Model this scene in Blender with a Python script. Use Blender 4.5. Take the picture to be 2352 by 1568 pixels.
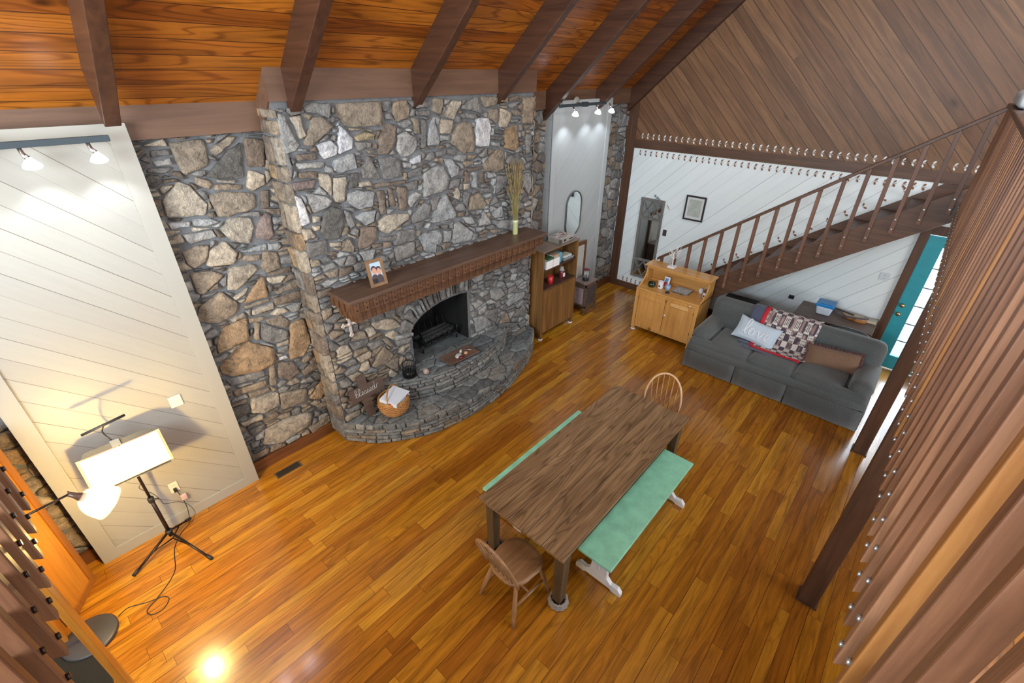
import bpy, math, random
from mathutils import Vector, Matrix
PI=math.pi
for o in list(bpy.data.objects): bpy.data.objects.remove(o)
S=bpy.context.scene
C=S.collection
# ---------------------------------------------------------------- camera
def make_camera():
    yaw,pit,rol=math.radians(48.35),math.radians(30.46),math.radians(.61)
    cy,sy,cp,sp=math.cos(yaw),math.sin(yaw),math.cos(pit),math.sin(pit)
    f=Vector((sy*cp,cy*cp,-sp)); r=Vector((cy,-sy,0)); u=r.cross(f)
    c,s=math.cos(rol),math.sin(rol)
    r2=c*r+s*u; u2=-s*r+c*u
    m=Matrix(((r2.x,u2.x,-f.x,0),(r2.y,u2.y,-f.y,0),(r2.z,u2.z,-f.z,4.0),(0,0,0,1)))
    cd=bpy.data.cameras.new('camera'); cam=bpy.data.objects.new('camera',cd); C.objects.link(cam)
    cd.sensor_width=36; cd.lens=1059/2352*36; cd.clip_start=.02; cd.clip_end=100
    cam.matrix_world=m; S.camera=cam
make_camera()
# ---------------------------------------------------------------- world, light, exposure
W=bpy.data.worlds.new('world'); S.world=W; W.use_nodes=True
bg=W.node_tree.nodes['Background']; bg.inputs[0].default_value=(.80,.90,1,1); bg.inputs[1].default_value=2.2
S.view_settings.view_transform='Standard'; S.view_settings.look='None'
S.view_settings.gamma=1; S.view_settings.use_curve_mapping=False; S.view_settings.exposure=0.2
def area(name,loc,target,sx,sy,power,col):
    l=bpy.data.lights.new(name,'AREA'); l.shape='RECTANGLE'; l.size=sx; l.size_y=sy; l.energy=power; l.color=col
    o=bpy.data.objects.new(name,l); C.objects.link(o); o.location=loc
    o.rotation_euler=(Vector(target)-Vector(loc)).to_track_quat('-Z','Y').to_euler(); return o
area('loft_fill_light',(2.6,-3.9,4.6),(3.2,4.4,1.6),5.0,2.4,200,(.98,.98,1))  # unseen fill added high behind the camera; no window is modelled
area('side_fill_light',(-2.9,1.2,3.4),(3.4,2.6,1.2),2.8,2.4,560,(.84,.93,1))  # added cool fill from the left, out of view, brightens gable wall and stairs
area('porch_daylight',(8.85,-.6,1.25),(6,.4,.6),.5,1.7,22,(.80,.91,1))
area('lower_fill_light',(4.5,-5.6,1.5),(4.5,0,.6),4.0,1.8,200,(.90,.95,1))  # unseen fill added under the loft to lift the floor there
area('ridge_fill_light',(3.5,-.9,6.9),(3.8,2.0,0),4.0,1.6,150,(1,.98,.96))  # added soft fill below the ridge; the roof has no skylight
def spot(name,loc,target,power,col,ang,blend=.4,rad=.04):
    l=bpy.data.lights.new(name,'SPOT'); l.energy=power; l.color=col; l.spot_size=math.radians(ang); l.spot_blend=blend; l.shadow_soft_size=rad
    o=bpy.data.objects.new(name,l); C.objects.link(o); o.location=loc
    o.rotation_euler=(Vector(target)-Vector(loc)).to_track_quat('-Z','Y').to_euler(); return o
LAMP=75; TRACK=10
# ---------------------------------------------------------------- node helpers
def mat(name):
    m=bpy.data.materials.new(name); m.use_nodes=True
    return m,m.node_tree,m.node_tree.nodes['Principled BSDF']
def N(nt,t,**k):
    n=nt.nodes.new(t)
    for a,b in k.items(): setattr(n,a,b)
    return n
def L(nt,a,b): nt.links.new(a,b)
def M_(nt,op,a,b=None,c=None,clamp=False):
    n=nt.nodes.new('ShaderNodeMath'); n.operation=op; n.use_clamp=clamp
    for i,x in enumerate((a,b,c)):
        if x is None: continue
        if isinstance(x,(int,float)): n.inputs[i].default_value=x
        else: nt.links.new(x,n.inputs[i])
    return n.outputs[0]
def ramp(nt,fac,stops):
    n=nt.nodes.new('ShaderNodeValToRGB'); e=n.color_ramp.elements
    while len(e)<len(stops): e.new(.5)
    for i,(p,c) in enumerate(stops):
        e[i].position=p; e[i].color=(*c,1)
    if fac is not None: nt.links.new(fac,n.inputs[0])
    return n.outputs[0]
def mix(nt,fac,a,b,mode='MIX'):
    n=nt.nodes.new('ShaderNodeMix'); n.data_type='RGBA'; n.blend_type=mode
    for s,x in ((0,fac),(6,a),(7,b)):
        if isinstance(x,(int,float)): n.inputs[s].default_value=x
        elif isinstance(x,tuple): n.inputs[s].default_value=(*x,1) if len(x)==3 else x
        else: nt.links.new(x,n.inputs[s])
    return n.outputs[2]
def coords(nt,rot=(0,0,0),scale=(1,1,1),loc=(0,0,0),src='Object'):
    t=N(nt,'ShaderNodeTexCoord'); m=N(nt,'ShaderNodeMapping')
    m.inputs['Rotation'].default_value=rot; m.inputs['Scale'].default_value=scale; m.inputs['Location'].default_value=loc
    L(nt,t.outputs[src],m.inputs[0]); return m.outputs[0]
def noise(nt,vec,scale,detail=4,rough=.55,dist=0):
    n=N(nt,'ShaderNodeTexNoise'); n.inputs['Scale'].default_value=scale; n.inputs['Detail'].default_value=detail
    n.inputs['Roughness'].default_value=rough; n.inputs['Distortion'].default_value=dist
    if vec is not None: L(nt,vec,n.inputs['Vector'])
    return n.outputs[0]
def bump(nt,h,strength,dist,b):
    n=N(nt,'ShaderNodeBump'); n.inputs['Strength'].default_value=strength; n.inputs['Distance'].default_value=dist
    L(nt,h,n.inputs['Height']); L(nt,n.outputs[0],b.inputs['Normal'])
def plain(name,col,rough=.6,metal=0,bumps=None,spec=.5,var=0):
    m,nt,b=mat(name); b.inputs['Base Color'].default_value=(*col,1); b.inputs['Roughness'].default_value=rough
    b.inputs['Metallic'].default_value=metal; b.inputs['Specular IOR Level'].default_value=spec
    v=coords(nt)
    if var:
        n=noise(nt,v,9,3); L(nt,ramp(nt,n,[(.3,tuple(c*(1-var) for c in col)),(.7,tuple(min(1,c*(1+var)) for c in col))]),b.inputs['Base Color'])
    if bumps: bump(nt,noise(nt,v,bumps[0],3),bumps[1],bumps[2],b)
    return m
def wood(name,c1,c2,axis='X',rough=.45,fine=28,bs=.25,knots=0,cath=0,cscale=6):
    m,nt,b=mat(name); b.inputs['Roughness'].default_value=rough
    sc=[1,1,1]; sc['XYZ'.index(axis)]=.07
    v=coords(nt,scale=tuple(sc)); a=noise(nt,v,fine,6,.6,.6)
    sc2=[1,1,1]; sc2['XYZ'.index(axis)]=.25
    v2=coords(nt,scale=tuple(sc2)); w=noise(nt,v2,5,2,.5)
    f=M_(nt,'ADD',M_(nt,'MULTIPLY',a,.75),M_(nt,'MULTIPLY',w,.25))
    col=ramp(nt,f,[(.34,c1),(.5,tuple((x+y)/2 for x,y in zip(c1,c2))),(.64,c2)])
    if knots:
        vk=coords(nt,scale=tuple(.6 if s<1 else 1 for s in sc)); vo=N(nt,'ShaderNodeTexVoronoi'); vo.inputs['Scale'].default_value=knots; L(nt,vk,vo.inputs['Vector'])
        k=ramp(nt,vo.outputs['Distance'],[(.04,(0,0,0)),(.13,(1,1,1))]); col=mix(nt,k,tuple(x*.35 for x in c1),col)
    if cath:
        v3=coords(nt,scale=tuple(.12 if s<1 else 1 for s in sc)); cn=noise(nt,v3,cscale,2,.4,.2); cs=M_(nt,'SINE',M_(nt,'MULTIPLY',cn,110)); col=mix(nt,cath,col,mix(nt,1,col,ramp(nt,cs,[(0,(1.15,)*3),(.6,(1,)*3),(1,(.45,.40,.35))]),'MULTIPLY'))
    L(nt,col,b.inputs['Base Color']); bump(nt,a,bs,.004,b); return m
def plank_mat(name,w,length,cols,rot=0.0,axes='XY',rough=.3,gap=.03,gapcol=(.02,.01,.005),grain=.35,bumpd=.004,knots=0,lines=False,fine=26,gvar=0.0,bs=.5,coat=0,vary=0,cath=0,cscale=6):
    """boards running along the first axis; per-board tone, dark joints"""
    m,nt,b=mat(name); b.inputs['Roughness'].default_value=rough
    if coat: b.inputs['Coat Weight'].default_value=coat; b.inputs['Coat Roughness'].default_value=.13
    t=N(nt,'ShaderNodeTexCoord'); s=N(nt,'ShaderNodeSeparateXYZ'); L(nt,t.outputs['Object'],s.inputs[0])
    A=s.outputs['XYZ'.index(axes[0])]; B=s.outputs['XYZ'.index(axes[1])]
    cr,sr=math.cos(rot),math.sin(rot)
    u=M_(nt,'ADD',M_(nt,'MULTIPLY',A,cr),M_(nt,'MULTIPLY',B,sr))
    v=M_(nt,'SUBTRACT',M_(nt,'MULTIPLY',B,cr),M_(nt,'MULTIPLY',A,sr))
    vs=M_(nt,'DIVIDE',v,w)
    if vary: vs=M_(nt,'ADD',vs,M_(nt,'MULTIPLY',M_(nt,'SINE',M_(nt,'MULTIPLY',vs,2.33)),vary))
    row=M_(nt,'FLOOR',vs); fv=M_(nt,'SUBTRACT',vs,row)
    wn=N(nt,'ShaderNodeTexWhiteNoise',noise_dimensions='1D'); L(nt,row,wn.inputs['W'])
    us=M_(nt,'ADD',M_(nt,'DIVIDE',u,length),M_(nt,'MULTIPLY',wn.outputs[0],17.3)); cu=M_(nt,'FLOOR',us); fu=M_(nt,'SUBTRACT',us,cu)
    cm=N(nt,'ShaderNodeCombineXYZ'); L(nt,row,cm.inputs[0]); L(nt,cu,cm.inputs[1])
    w2=N(nt,'ShaderNodeTexWhiteNoise',noise_dimensions='2D'); L(nt,cm.outputs[0],w2.inputs['Vector'])
    rnd=w2.outputs[0]
    # joint mask
    e=M_(nt,'MINIMUM',fv,M_(nt,'SUBTRACT',1,fv)); g1=M_(nt,'LESS_THAN',e,gap)
    if gvar:   # some joints open, some painted shut
        near=M_(nt,'ROUND',vs); w3=N(nt,'ShaderNodeTexWhiteNoise',noise_dimensions='1D'); L(nt,near,w3.inputs['W'])
        g1=M_(nt,'MULTIPLY',g1,M_(nt,'ADD',1-gvar,M_(nt,'MULTIPLY',w3.outputs[0],gvar)))
    if length<50:
        e2=M_(nt,'MINIMUM',fu,M_(nt,'SUBTRACT',1,fu)); g2=M_(nt,'LESS_THAN',e2,gap*w/length*.7); gm=M_(nt,'MAXIMUM',g1,g2)
    else: gm=g1
    gc=N(nt,'ShaderNodeCombineXYZ'); L(nt,M_(nt,'MULTIPLY',u,.09),gc.inputs[0]); L(nt,v,gc.inputs[1]); L(nt,M_(nt,'MULTIPLY',rnd,31),gc.inputs[2])
    gn=noise(nt,gc.outputs[0],fine,6,.62,.8)
    base=ramp(nt,rnd,cols)
    gr=ramp(nt,gn,[(.35,(1-grain,)*3),(.62,(1+grain*.25,)*3)])
    col=mix(nt,1,base,gr,'MULTIPLY')
    if cath:
        cn=noise(nt,gc.outputs[0],cscale,2,.4,.3); cs=M_(nt,'SINE',M_(nt,'MULTIPLY',cn,95)); col=mix(nt,cath,col,mix(nt,1,col,ramp(nt,cs,[(.0,(1.08,)*3),(.6,(1,)*3),(1,(.5,.42,.36))]),'MULTIPLY'))
    if knots:
        kc=N(nt,'ShaderNodeCombineXYZ'); L(nt,M_(nt,'MULTIPLY',u,.45),kc.inputs[0]); L(nt,v,kc.inputs[1]); L(nt,M_(nt,'MULTIPLY',row,3.7),kc.inputs[2])
        vo=N(nt,'ShaderNodeTexVoronoi'); vo.inputs['Scale'].default_value=knots; L(nt,kc.outputs[0],vo.inputs['Vector'])
        k=ramp(nt,vo.outputs['Distance'],[(.03,(.22,.2,.18)),(.10,(1,1,1))]); col=mix(nt,1,col,k,'MULTIPLY')
    col=mix(nt,gm,col,gapcol); L(nt,col,b.inputs['Base Color'])
    h=M_(nt,'ADD',M_(nt,'MULTIPLY',M_(nt,'SUBTRACT',1,gm),.8),M_(nt,'MULTIPLY',gn,.2)); bump(nt,h,bs,bumpd,b)
    if lines:
        L(nt,M_(nt,'ADD',rough,M_(nt,'MULTIPLY',gn,.12)),b.inputs['Roughness'])
    return m
# ---------------------------------------------------------------- mesh builder
class MB:
    def __init__(s): s.v=[]; s.f=[]; s.mi=[]; s.sm=[]; s.col=[]
    def add(s,vs,fs,mi=0,smooth=False,col=None,T=None):
        n=len(s.v)
        for p in vs:
            p=Vector(p)
            if T is not None: p=T@p
            s.v.append(p)
        for f in fs: s.f.append([n+i for i in f]); s.mi.append(mi); s.sm.append(smooth); s.col.append(col)
        return s
    def box(s,a,b,mi=0,T=None):
        (x0,y0,z0),(x1,y1,z1)=a,b
        x0,x1=min(x0,x1),max(x0,x1); y0,y1=min(y0,y1),max(y0,y1); z0,z1=min(z0,z1),max(z0,z1)
        return s.add([(x0,y0,z0),(x1,y0,z0),(x1,y1,z0),(x0,y1,z0),(x0,y0,z1),(x1,y0,z1),(x1,y1,z1),(x0,y1,z1)],
              [(0,3,2,1),(4,5,6,7),(0,1,5,4),(1,2,6,5),(2,3,7,6),(3,0,4,7)],mi,False,None,T)
    def prism(s,pts,d,mi=0,T=None,smooth=False):
        """pts: 3D loop, extruded by vector d"""
        n=len(pts); d=Vector(d); vs=[Vector(p) for p in pts]+[Vector(p)+d for p in pts]
        fs=[tuple(range(n))[::-1],tuple(range(n,2*n))]+[(i,(i+1)%n,n+(i+1)%n,n+i) for i in range(n)]
        return s.add(vs,fs,mi,smooth,None,T)
    def tube(s,pts,r,n=8,mi=0,closed=False,T=None,cap=True):
        pts=[Vector(p) for p in pts]; m=len(pts); rr=r if isinstance(r,(list,tuple)) else [r]*m
        vs=[];up=None
        for i,p in enumerate(pts):
            if closed: t=(pts[(i+1)%m]-pts[i-1])
            else: t=(pts[min(i+1,m-1)]-pts[max(i-1,0)])
            t.normalize()
            if up is None: up=Vector((0,0,1)) if abs(t.z)<.9 else Vector((1,0,0))
            a=t.cross(up)
            if a.length<1e-5: a=t.orthogonal()
            a.normalize(); bb=a.cross(t).normalized(); up=bb
            for k in range(n):
                th=2*PI*k/n; vs.append(p+a*math.cos(th)*rr[i]+bb*math.sin(th)*rr[i])
        fs=[]
        for i in range(m if closed else m-1):
            j=(i+1)%m
            for k in range(n): fs.append((i*n+k,i*n+(k+1)%n,j*n+(k+1)%n,j*n+k))
        s.add(vs,fs,mi,True,None,T)
        if not closed and cap:
            b=len(s.v)-len(vs)
            s.f.append([b+k for k in range(n)][::-1]); s.f.append([b+(m-1)*n+k for k in range(n)])
            for _ in range(2): s.mi.append(mi); s.sm.append(False); s.col.append(None)
        return s
    def lathe(s,prof,c=(0,0,0),n=24,mi=0,T=None,smooth=True,sx=1,sy=1):
        vs=[];fs=[];m=len(prof)
        for r,z in prof:
            for k in range(n):
                th=2*PI*k/n; vs.append((c[0]+r*sx*math.cos(th),c[1]+r*sy*math.sin(th),c[2]+z))
        for i in range(m-1):
            for k in range(n): fs.append((i*n+k,i*n+(k+1)%n,(i+1)*n+(k+1)%n,(i+1)*n+k))
        s.add(vs,fs,mi,smooth,None,T)
        b=len(s.v)-len(vs)
        if prof[0][0]>1e-4: s.f.append([b+k for k in range(n)][::-1]); s.mi.append(mi); s.sm.append(False); s.col.append(None)
        if prof[-1][0]>1e-4: s.f.append([b+(m-1)*n+k for k in range(n)]); s.mi.append(mi); s.sm.append(False); s.col.append(None)
        return s
    def soft(s,c,size,r=.06,n=8,mi=0,T=None,puff=0.0,jit=0.0,seed=0):
        """rounded, slightly puffed cushion block"""
        rnd=random.Random(seed); hx,hy,hz=[q/2 for q in size]; r=min(r,hx,hy,hz)
        vs=[];idx={};fs=[]
        def vert(p):
            k=tuple(round(q,4) for q in p)
            if k in idx: return idx[k]
            q=Vector([a*h for a,h in zip(p,(hx,hy,hz))])
            inner=Vector([max(-h+r,min(h-r,a)) for a,h in zip(q,(hx,hy,hz))])
            d=q-inner
            if d.length>0: q=inner+d.normalized()*r if d.length>r else q
            w=(1-p[0]**2)*(1-p[1]**2); q.z+=math.copysign(1,p[2])*puff*w*(abs(p[2])>.5)
            if jit: q+=Vector([rnd.uniform(-jit,jit) for _ in range(3)])
            idx[k]=len(vs); vs.append(Vector(c)+q); return idx[k]
        # ease the parameter towards the edges so that the round is well sampled
        g=[-1+2*i/n for i in range(n+1)]; g=[math.copysign(abs(t)**.62,t) for t in g]
        for ax in range(3):
            for sg in (-1,1):
                for i in range(n):
                    for j in range(n):
                        q=[]
                        for a,b in ((g[i],g[j]),(g[i+1],g[j]),(g[i+1],g[j+1]),(g[i],g[j+1])):
                            p=[0,0,0]; p[ax]=sg; p[(ax+1)%3]=a; p[(ax+2)%3]=b; q.append(vert(p))
                        if sg<0: q.reverse()
                        if len(set(q))>2: fs.append(q)
        return s.add(vs,fs,mi,True,None,T)
    def build(s,name,mats,parent=None,world=True,bevel=0,kind=None,weld=False,loc=None,subd=0):
        me=bpy.data.meshes.new(name)
        off=Vector((0,0,0))
        if parent is not None and world:
            q=parent
            while q is not None: off+=q.location; q=q.parent
        if loc is not None: off+=Vector(loc)
        me.from_pydata([tuple(p-off) for p in s.v],[],s.f); me.update()
        if not isinstance(mats,(list,tuple)): mats=[mats]
        for m in mats: me.materials.append(m)
        me.polygons.foreach_set('material_index',s.mi); me.polygons.foreach_set('use_smooth',s.sm)
        if any(c is not None for c in s.col):
            at=me.color_attributes.new('Col','FLOAT_COLOR','CORNER'); d=[]
            for f,c in zip(s.f,s.col):
                c=c or (.2,.2,.2); d+= [c[0],c[1],c[2],1]*len(f)
            at.data.foreach_set('color',d)
        o=bpy.data.objects.new(name,me); C.objects.link(o)
        if parent is not None: o.parent=parent
        if loc is not None: o.location=loc
        if subd:
            w=o.modifiers.new('sub','SUBSURF'); w.levels=subd; w.render_levels=subd
        if bevel:
            w=o.modifiers.new('bevel','BEVEL'); w.width=bevel; w.segments=2; w.limit_method='ANGLE'; w.angle_limit=math.radians(40)
        if kind: o['kind']=kind
        return o
def empty(name,loc,label,cat,group=None,rz=0):
    o=bpy.data.objects.new(name,None); C.objects.link(o); o.location=loc; o.rotation_euler=(0,0,rz); o.empty_display_size=.1
    o['label']=label; o['category']=cat
    if group: o['group']=group
    return o
def tag(o,label,cat,group=None):
    o['label']=label; o['category']=cat
    if group: o['group']=group
    return o
def copy_tree(o,parent=None):
    c=o.copy(); C.objects.link(c); c.parent=parent
    for ch in list(o.children): copy_tree(ch,c)
    return c
def Tm(loc=(0,0,0),rot=(0,0,0)):
    from mathutils import Euler
    return Matrix.Translation(Vector(loc))@Euler(rot,'XYZ').to_matrix().to_4x4()
def frameT(o,ex,ey,ez):
    m=Matrix.Identity(4)
    for i,e in enumerate((ex,ey,ez)):
        e=Vector(e)
        for j in range(3): m[j][i]=e[j]
    for j in range(3): m[j][3]=o[j]
    return m
def arc(cx,cy,r,a0,a1,n): return [(cx+r*math.cos(a0+(a1-a0)*i/n),cy+r*math.sin(a0+(a1-a0)*i/n)) for i in range(n+1)]
def spline(pts,n=8,closed=False):
    P=[Vector(p) for p in pts]; out=[]; m=len(P)
    for i in range(m if closed else m-1):
        p0=P[(i-1)%m] if closed or i>0 else P[0]; p1=P[i]; p2=P[(i+1)%m]; p3=P[(i+2)%m] if closed or i+2<m else P[-1]
        for k in range(n):
            t=k/n; out.append(.5*((2*p1)+(p2-p0)*t+(2*p0-5*p1+4*p2-p3)*t*t+(3*p1-p0-3*p2+p3)*t**3))
    if not closed: out.append(P[-1])
    return out
# ---------------------------------------------------------------- materials
floor_m=plank_mat('oak_floor',.107,1.35,[(0,(.30,.105,.008)),(.3,(.39,.150,.010)),(.65,(.45,.190,.013)),(1,(.54,.26,.022))],rough=.25,gap=.017,gapcol=(.09,.03,.006),grain=.38,bumpd=.0012,bs=.3,fine=20,coat=.5,vary=.13,cath=.35,cscale=5)
ceil_m=plank_mat('pine_ceiling',.135,7.0,[(0,(.23,.062,.007)),(.5,(.30,.090,.009)),(1,(.37,.125,.013))],rough=.33,gap=.022,gapcol=(.05,.015,.004),grain=.4,bumpd=.012,knots=2.9,fine=11,cath=.75,cscale=4.5)
gable_m=plank_mat('cedar_wall',.14,80,[(0,(.135,.062,.026)),(.5,(.170,.082,.035)),(1,(.21,.107,.048))],rot=math.radians(45),axes='YZ',rough=.5,gap=.03,gapcol=(.05,.025,.012),grain=.35,bumpd=.008,knots=2.0,fine=14)
ship_w=plank_mat('white_shiplap',.172,90,[(0,(.74,.82,.84)),(1,(.78,.86,.88))],rot=math.radians(-45),axes='YZ',rough=.45,gap=.013,gapcol=(.12,.15,.16),grain=.03,bumpd=.006,gvar=.85)
ship_b=plank_mat('beige_shiplap',.143,90,[(0,(.315,.305,.27)),(1,(.34,.33,.29))],rot=math.radians(-45),axes='XZ',rough=.42,gap=.016,gapcol=(.10,.08,.06),grain=.03,bumpd=.006,gvar=.8)
ship_r=plank_mat('grey_shiplap',.143,90,[(0,(.36,.385,.39)),(1,(.39,.415,.42))],rot=math.radians(45),axes='XZ',rough=.42,gap=.014,gapcol=(.18,.2,.2),grain=.03,bumpd=.006,gvar=.9)
trim_b=plain('beige_trim',(.335,.325,.285),.42); trim_r=plain('grey_trim',(.38,.405,.41),.42)
brownX=wood('brown_stain_x',(.056,.025,.014),(.118,.056,.030),'X',.45,22)
brownY=wood('brown_stain_y',(.056,.025,.014),(.118,.056,.030),'Y',.45,22)
brownZ=wood('brown_stain_z',(.056,.025,.014),(.118,.056,.030),'Z',.45,22)
raft_m=wood('rafter_stain',(.036,.014,.008),(.085,.035,.018),'Y',.42,16)
block_m=wood('blocking_board',(.10,.052,.030),(.16,.085,.05),'X',.55,14)
base_m=wood('baseboard_stain',(.10,.032,.010),(.19,.07,.02),'X',.4,20)
rail_ms=[wood('redwood_a',(.105,.044,.022),(.215,.098,.048),'Z',.42,26),wood('redwood_b',(.145,.064,.032),(.29,.145,.076),'Z',.42,26),wood('redwood_c',(.22,.085,.022),(.35,.16,.045),'Z',.42,26)]
rail_h=wood('handrail_wood',(.075,.036,.022),(.15,.08,.05),'X',.42,26)
mortar_m=plain('mortar',(.135,.14,.145),.95,bumps=(60,.6,.01),var=.25)
def stone_mat():
    m,nt,b=mat('field_stone'); b.inputs['Roughness'].default_value=.85
    a=N(nt,'ShaderNodeAttribute'); a.attribute_name='Col'
    v=coords(nt); n1=noise(nt,v,14,6,.65,.5); n2=noise(nt,v,55,4,.6)
    c=mix(nt,1,a.outputs['Color'],ramp(nt,n1,[(.3,(.50,.48,.46)),(.5,(1,1,1)),(.70,(1.5,1.46,1.36))]),'MULTIPLY')
    c=mix(nt,1,c,ramp(nt,n2,[(.3,(.78,.78,.78)),(.6,(1.1,1.1,1.1))]),'MULTIPLY')
    L(nt,c,b.inputs['Base Color'])
    bump(nt,M_(nt,'ADD',M_(nt,'MULTIPLY',n1,1.0),M_(nt,'MULTIPLY',n2,.35)),1,.034,b); return m
stone_m=stone_mat()
def slate_mat():
    m,nt,b=mat('hearth_mortar'); b.inputs['Roughness'].default_value=.8
    v=coords(nt); n1=noise(nt,v,7,6,.6,.4); L(nt,ramp(nt,n1,[(.3,(.055,.065,.07)),(.7,(.13,.145,.145))]),b.inputs['Base Color']); bump(nt,n1,.5,.01,b); return m
hearth_m=slate_mat()
soot_shade_m=plain('soot',(.006,.006,.006),.95)  # soot of the firebox; also the painted shade under the vent slats
iron_m=plain('black_iron',(.02,.022,.025),.5,.6,bumps=(40,.3,.002))
black_m=plain('black_plastic',(.015,.015,.017),.45)
blackmetal_m=plain('dark_bronze_metal',(.035,.022,.018),.35,.7)
steel_m=plain('zinc_bolt',(.55,.66,.72),.3,.9)
chrome_m=plain('chrome',(.75,.76,.78),.18,1)
brass_m=plain('brass',(.65,.50,.25),.22,1)
white_m=plain('white_paint',(.74,.76,.80),.45,var=.05)
paper_m=plain('paper_white',(.85,.86,.86),.6)
mint_m=plain('mint_paint',(.28,.66,.47),.38,var=.14,bumps=(30,.15,.002))
teal_m=plain('teal_paint',(.03,.34,.42),.45,var=.06)
tabtop_m=wood('oak_tabletop',(.125,.072,.034),(.32,.205,.105),'X',.38,26,.5,0,.6,5)
tableg_m=wood('table_leg_wood',(.055,.035,.018),(.13,.085,.04),'Z',.5,22)
apron_m=wood('table_apron_wood',(.075,.04,.02),(.15,.085,.04),'X',.5,22)
chairw_m=wood('chair_wood',(.20,.105,.042),(.37,.21,.10),'X',.4,18)
chairl_m=wood('chair_pale_bow',(.52,.32,.17),(.70,.47,.28),'Z',.42,24)
chairl2_m=wood('chair_spindle_wood',(.25,.13,.055),(.44,.25,.125),'Z',.42,24)
pine_m=wood('honey_pine',(.46,.22,.055),(.66,.36,.11),'Z',.36,16,.2,knots=3.2)
pineY_m=wood('honey_pine_y',(.46,.22,.055),(.66,.36,.11),'Y',.34,16,.2)
pinelt_m=wood('honey_pine_patch',(.62,.38,.15),(.76,.50,.22),'Y',.36,16,.2)
walnut_m=wood('bookcase_wood',(.10,.045,.013),(.25,.125,.038),'Z',.45,16,.3,knots=2.6)
walnutX_m=wood('bookcase_dark_shelf',(.045,.022,.016),(.10,.052,.035),'X',.4,18)
mantel_m=wood('mantel_top_wood',(.07,.038,.024),(.13,.073,.046),'X',.42,20)
mantelb_m=wood('mantel_band_wood',(.07,.030,.014),(.155,.070,.032),'X',.45,20)
greyw_m=wood('grey_barnwood',(.10,.095,.09),(.24,.225,.21),'Z',.7,24)
desk_m=wood('desk_wood',(.075,.048,.035),(.15,.10,.075),'Y',.45,20)
orange_m=wood('orange_oak',(.34,.115,.012),(.56,.24,.035),'Z',.35,14)
def fabric(name,c1,c2,s=120,b_=.5,rough=.95,sheen=.3):
    m,nt,b=mat(name); b.inputs['Roughness'].default_value=rough; b.inputs['Sheen Weight'].default_value=sheen
    v=coords(nt); n=noise(nt,v,s,3,.7); n2=noise(nt,v,5,3)
    L(nt,mix(nt,M_(nt,'MULTIPLY',n2,.5),ramp(nt,n,[(.35,c1),(.65,c2)]),c1),b.inputs['Base Color']); bump(nt,n,b_,.003,b); return m
sofa_m=fabric('sofa_chenille',(.062,.074,.078),(.120,.135,.132))
rug_m=fabric('black_rug',(.005,.006,.005),(.015,.015,.014),90,.5,.95,.02)
lovep_m=fabric('pale_blue_cotton',(.46,.57,.68),(.55,.66,.76),150,.2)
bpil_m=fabric('brown_weave',(.14,.08,.05),(.24,.145,.09),160,.6)
fringe_m=fabric('maroon_fringe',(.085,.025,.02),(.16,.055,.04),80,.8)
navy_m=fabric('navy_cloth',(.06,.075,.13),(.09,.11,.17),120,.3)
red_m=plain('red_cloth',(.50,.02,.035),.8)
wicker_m=plain('wicker',(.40,.19,.055),.6,var=.3,bumps=(70,.8,.006))
mirror_m=plain('mirror_glass',(.86,.90,.90),.03,1)
def glass(name,col=(1,1,1),alpha=.25,rough=.05):
    m,nt,b=mat(name); b.inputs['Base Color'].default_value=(*col,1); b.inputs['Roughness'].default_value=rough
    b.inputs['Alpha'].default_value=alpha; m.blend_method='BLEND' if hasattr(m,'blend_method') else None
    return m
glass_m=glass('clear_glass',(.8,.85,.88),.28)
pane_m=glass('door_pane',(.9,.95,1),.06,.02)
def emit(name,col,st):
    m,nt,b=mat(name); b.inputs['Base Color'].default_value=(*col,1); b.inputs['Emission Color'].default_value=(*col,1); b.inputs['Emission Strength'].default_value=st; return m
led_m=emit('led_bulb_face',(.93,.97,1),8)
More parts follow.
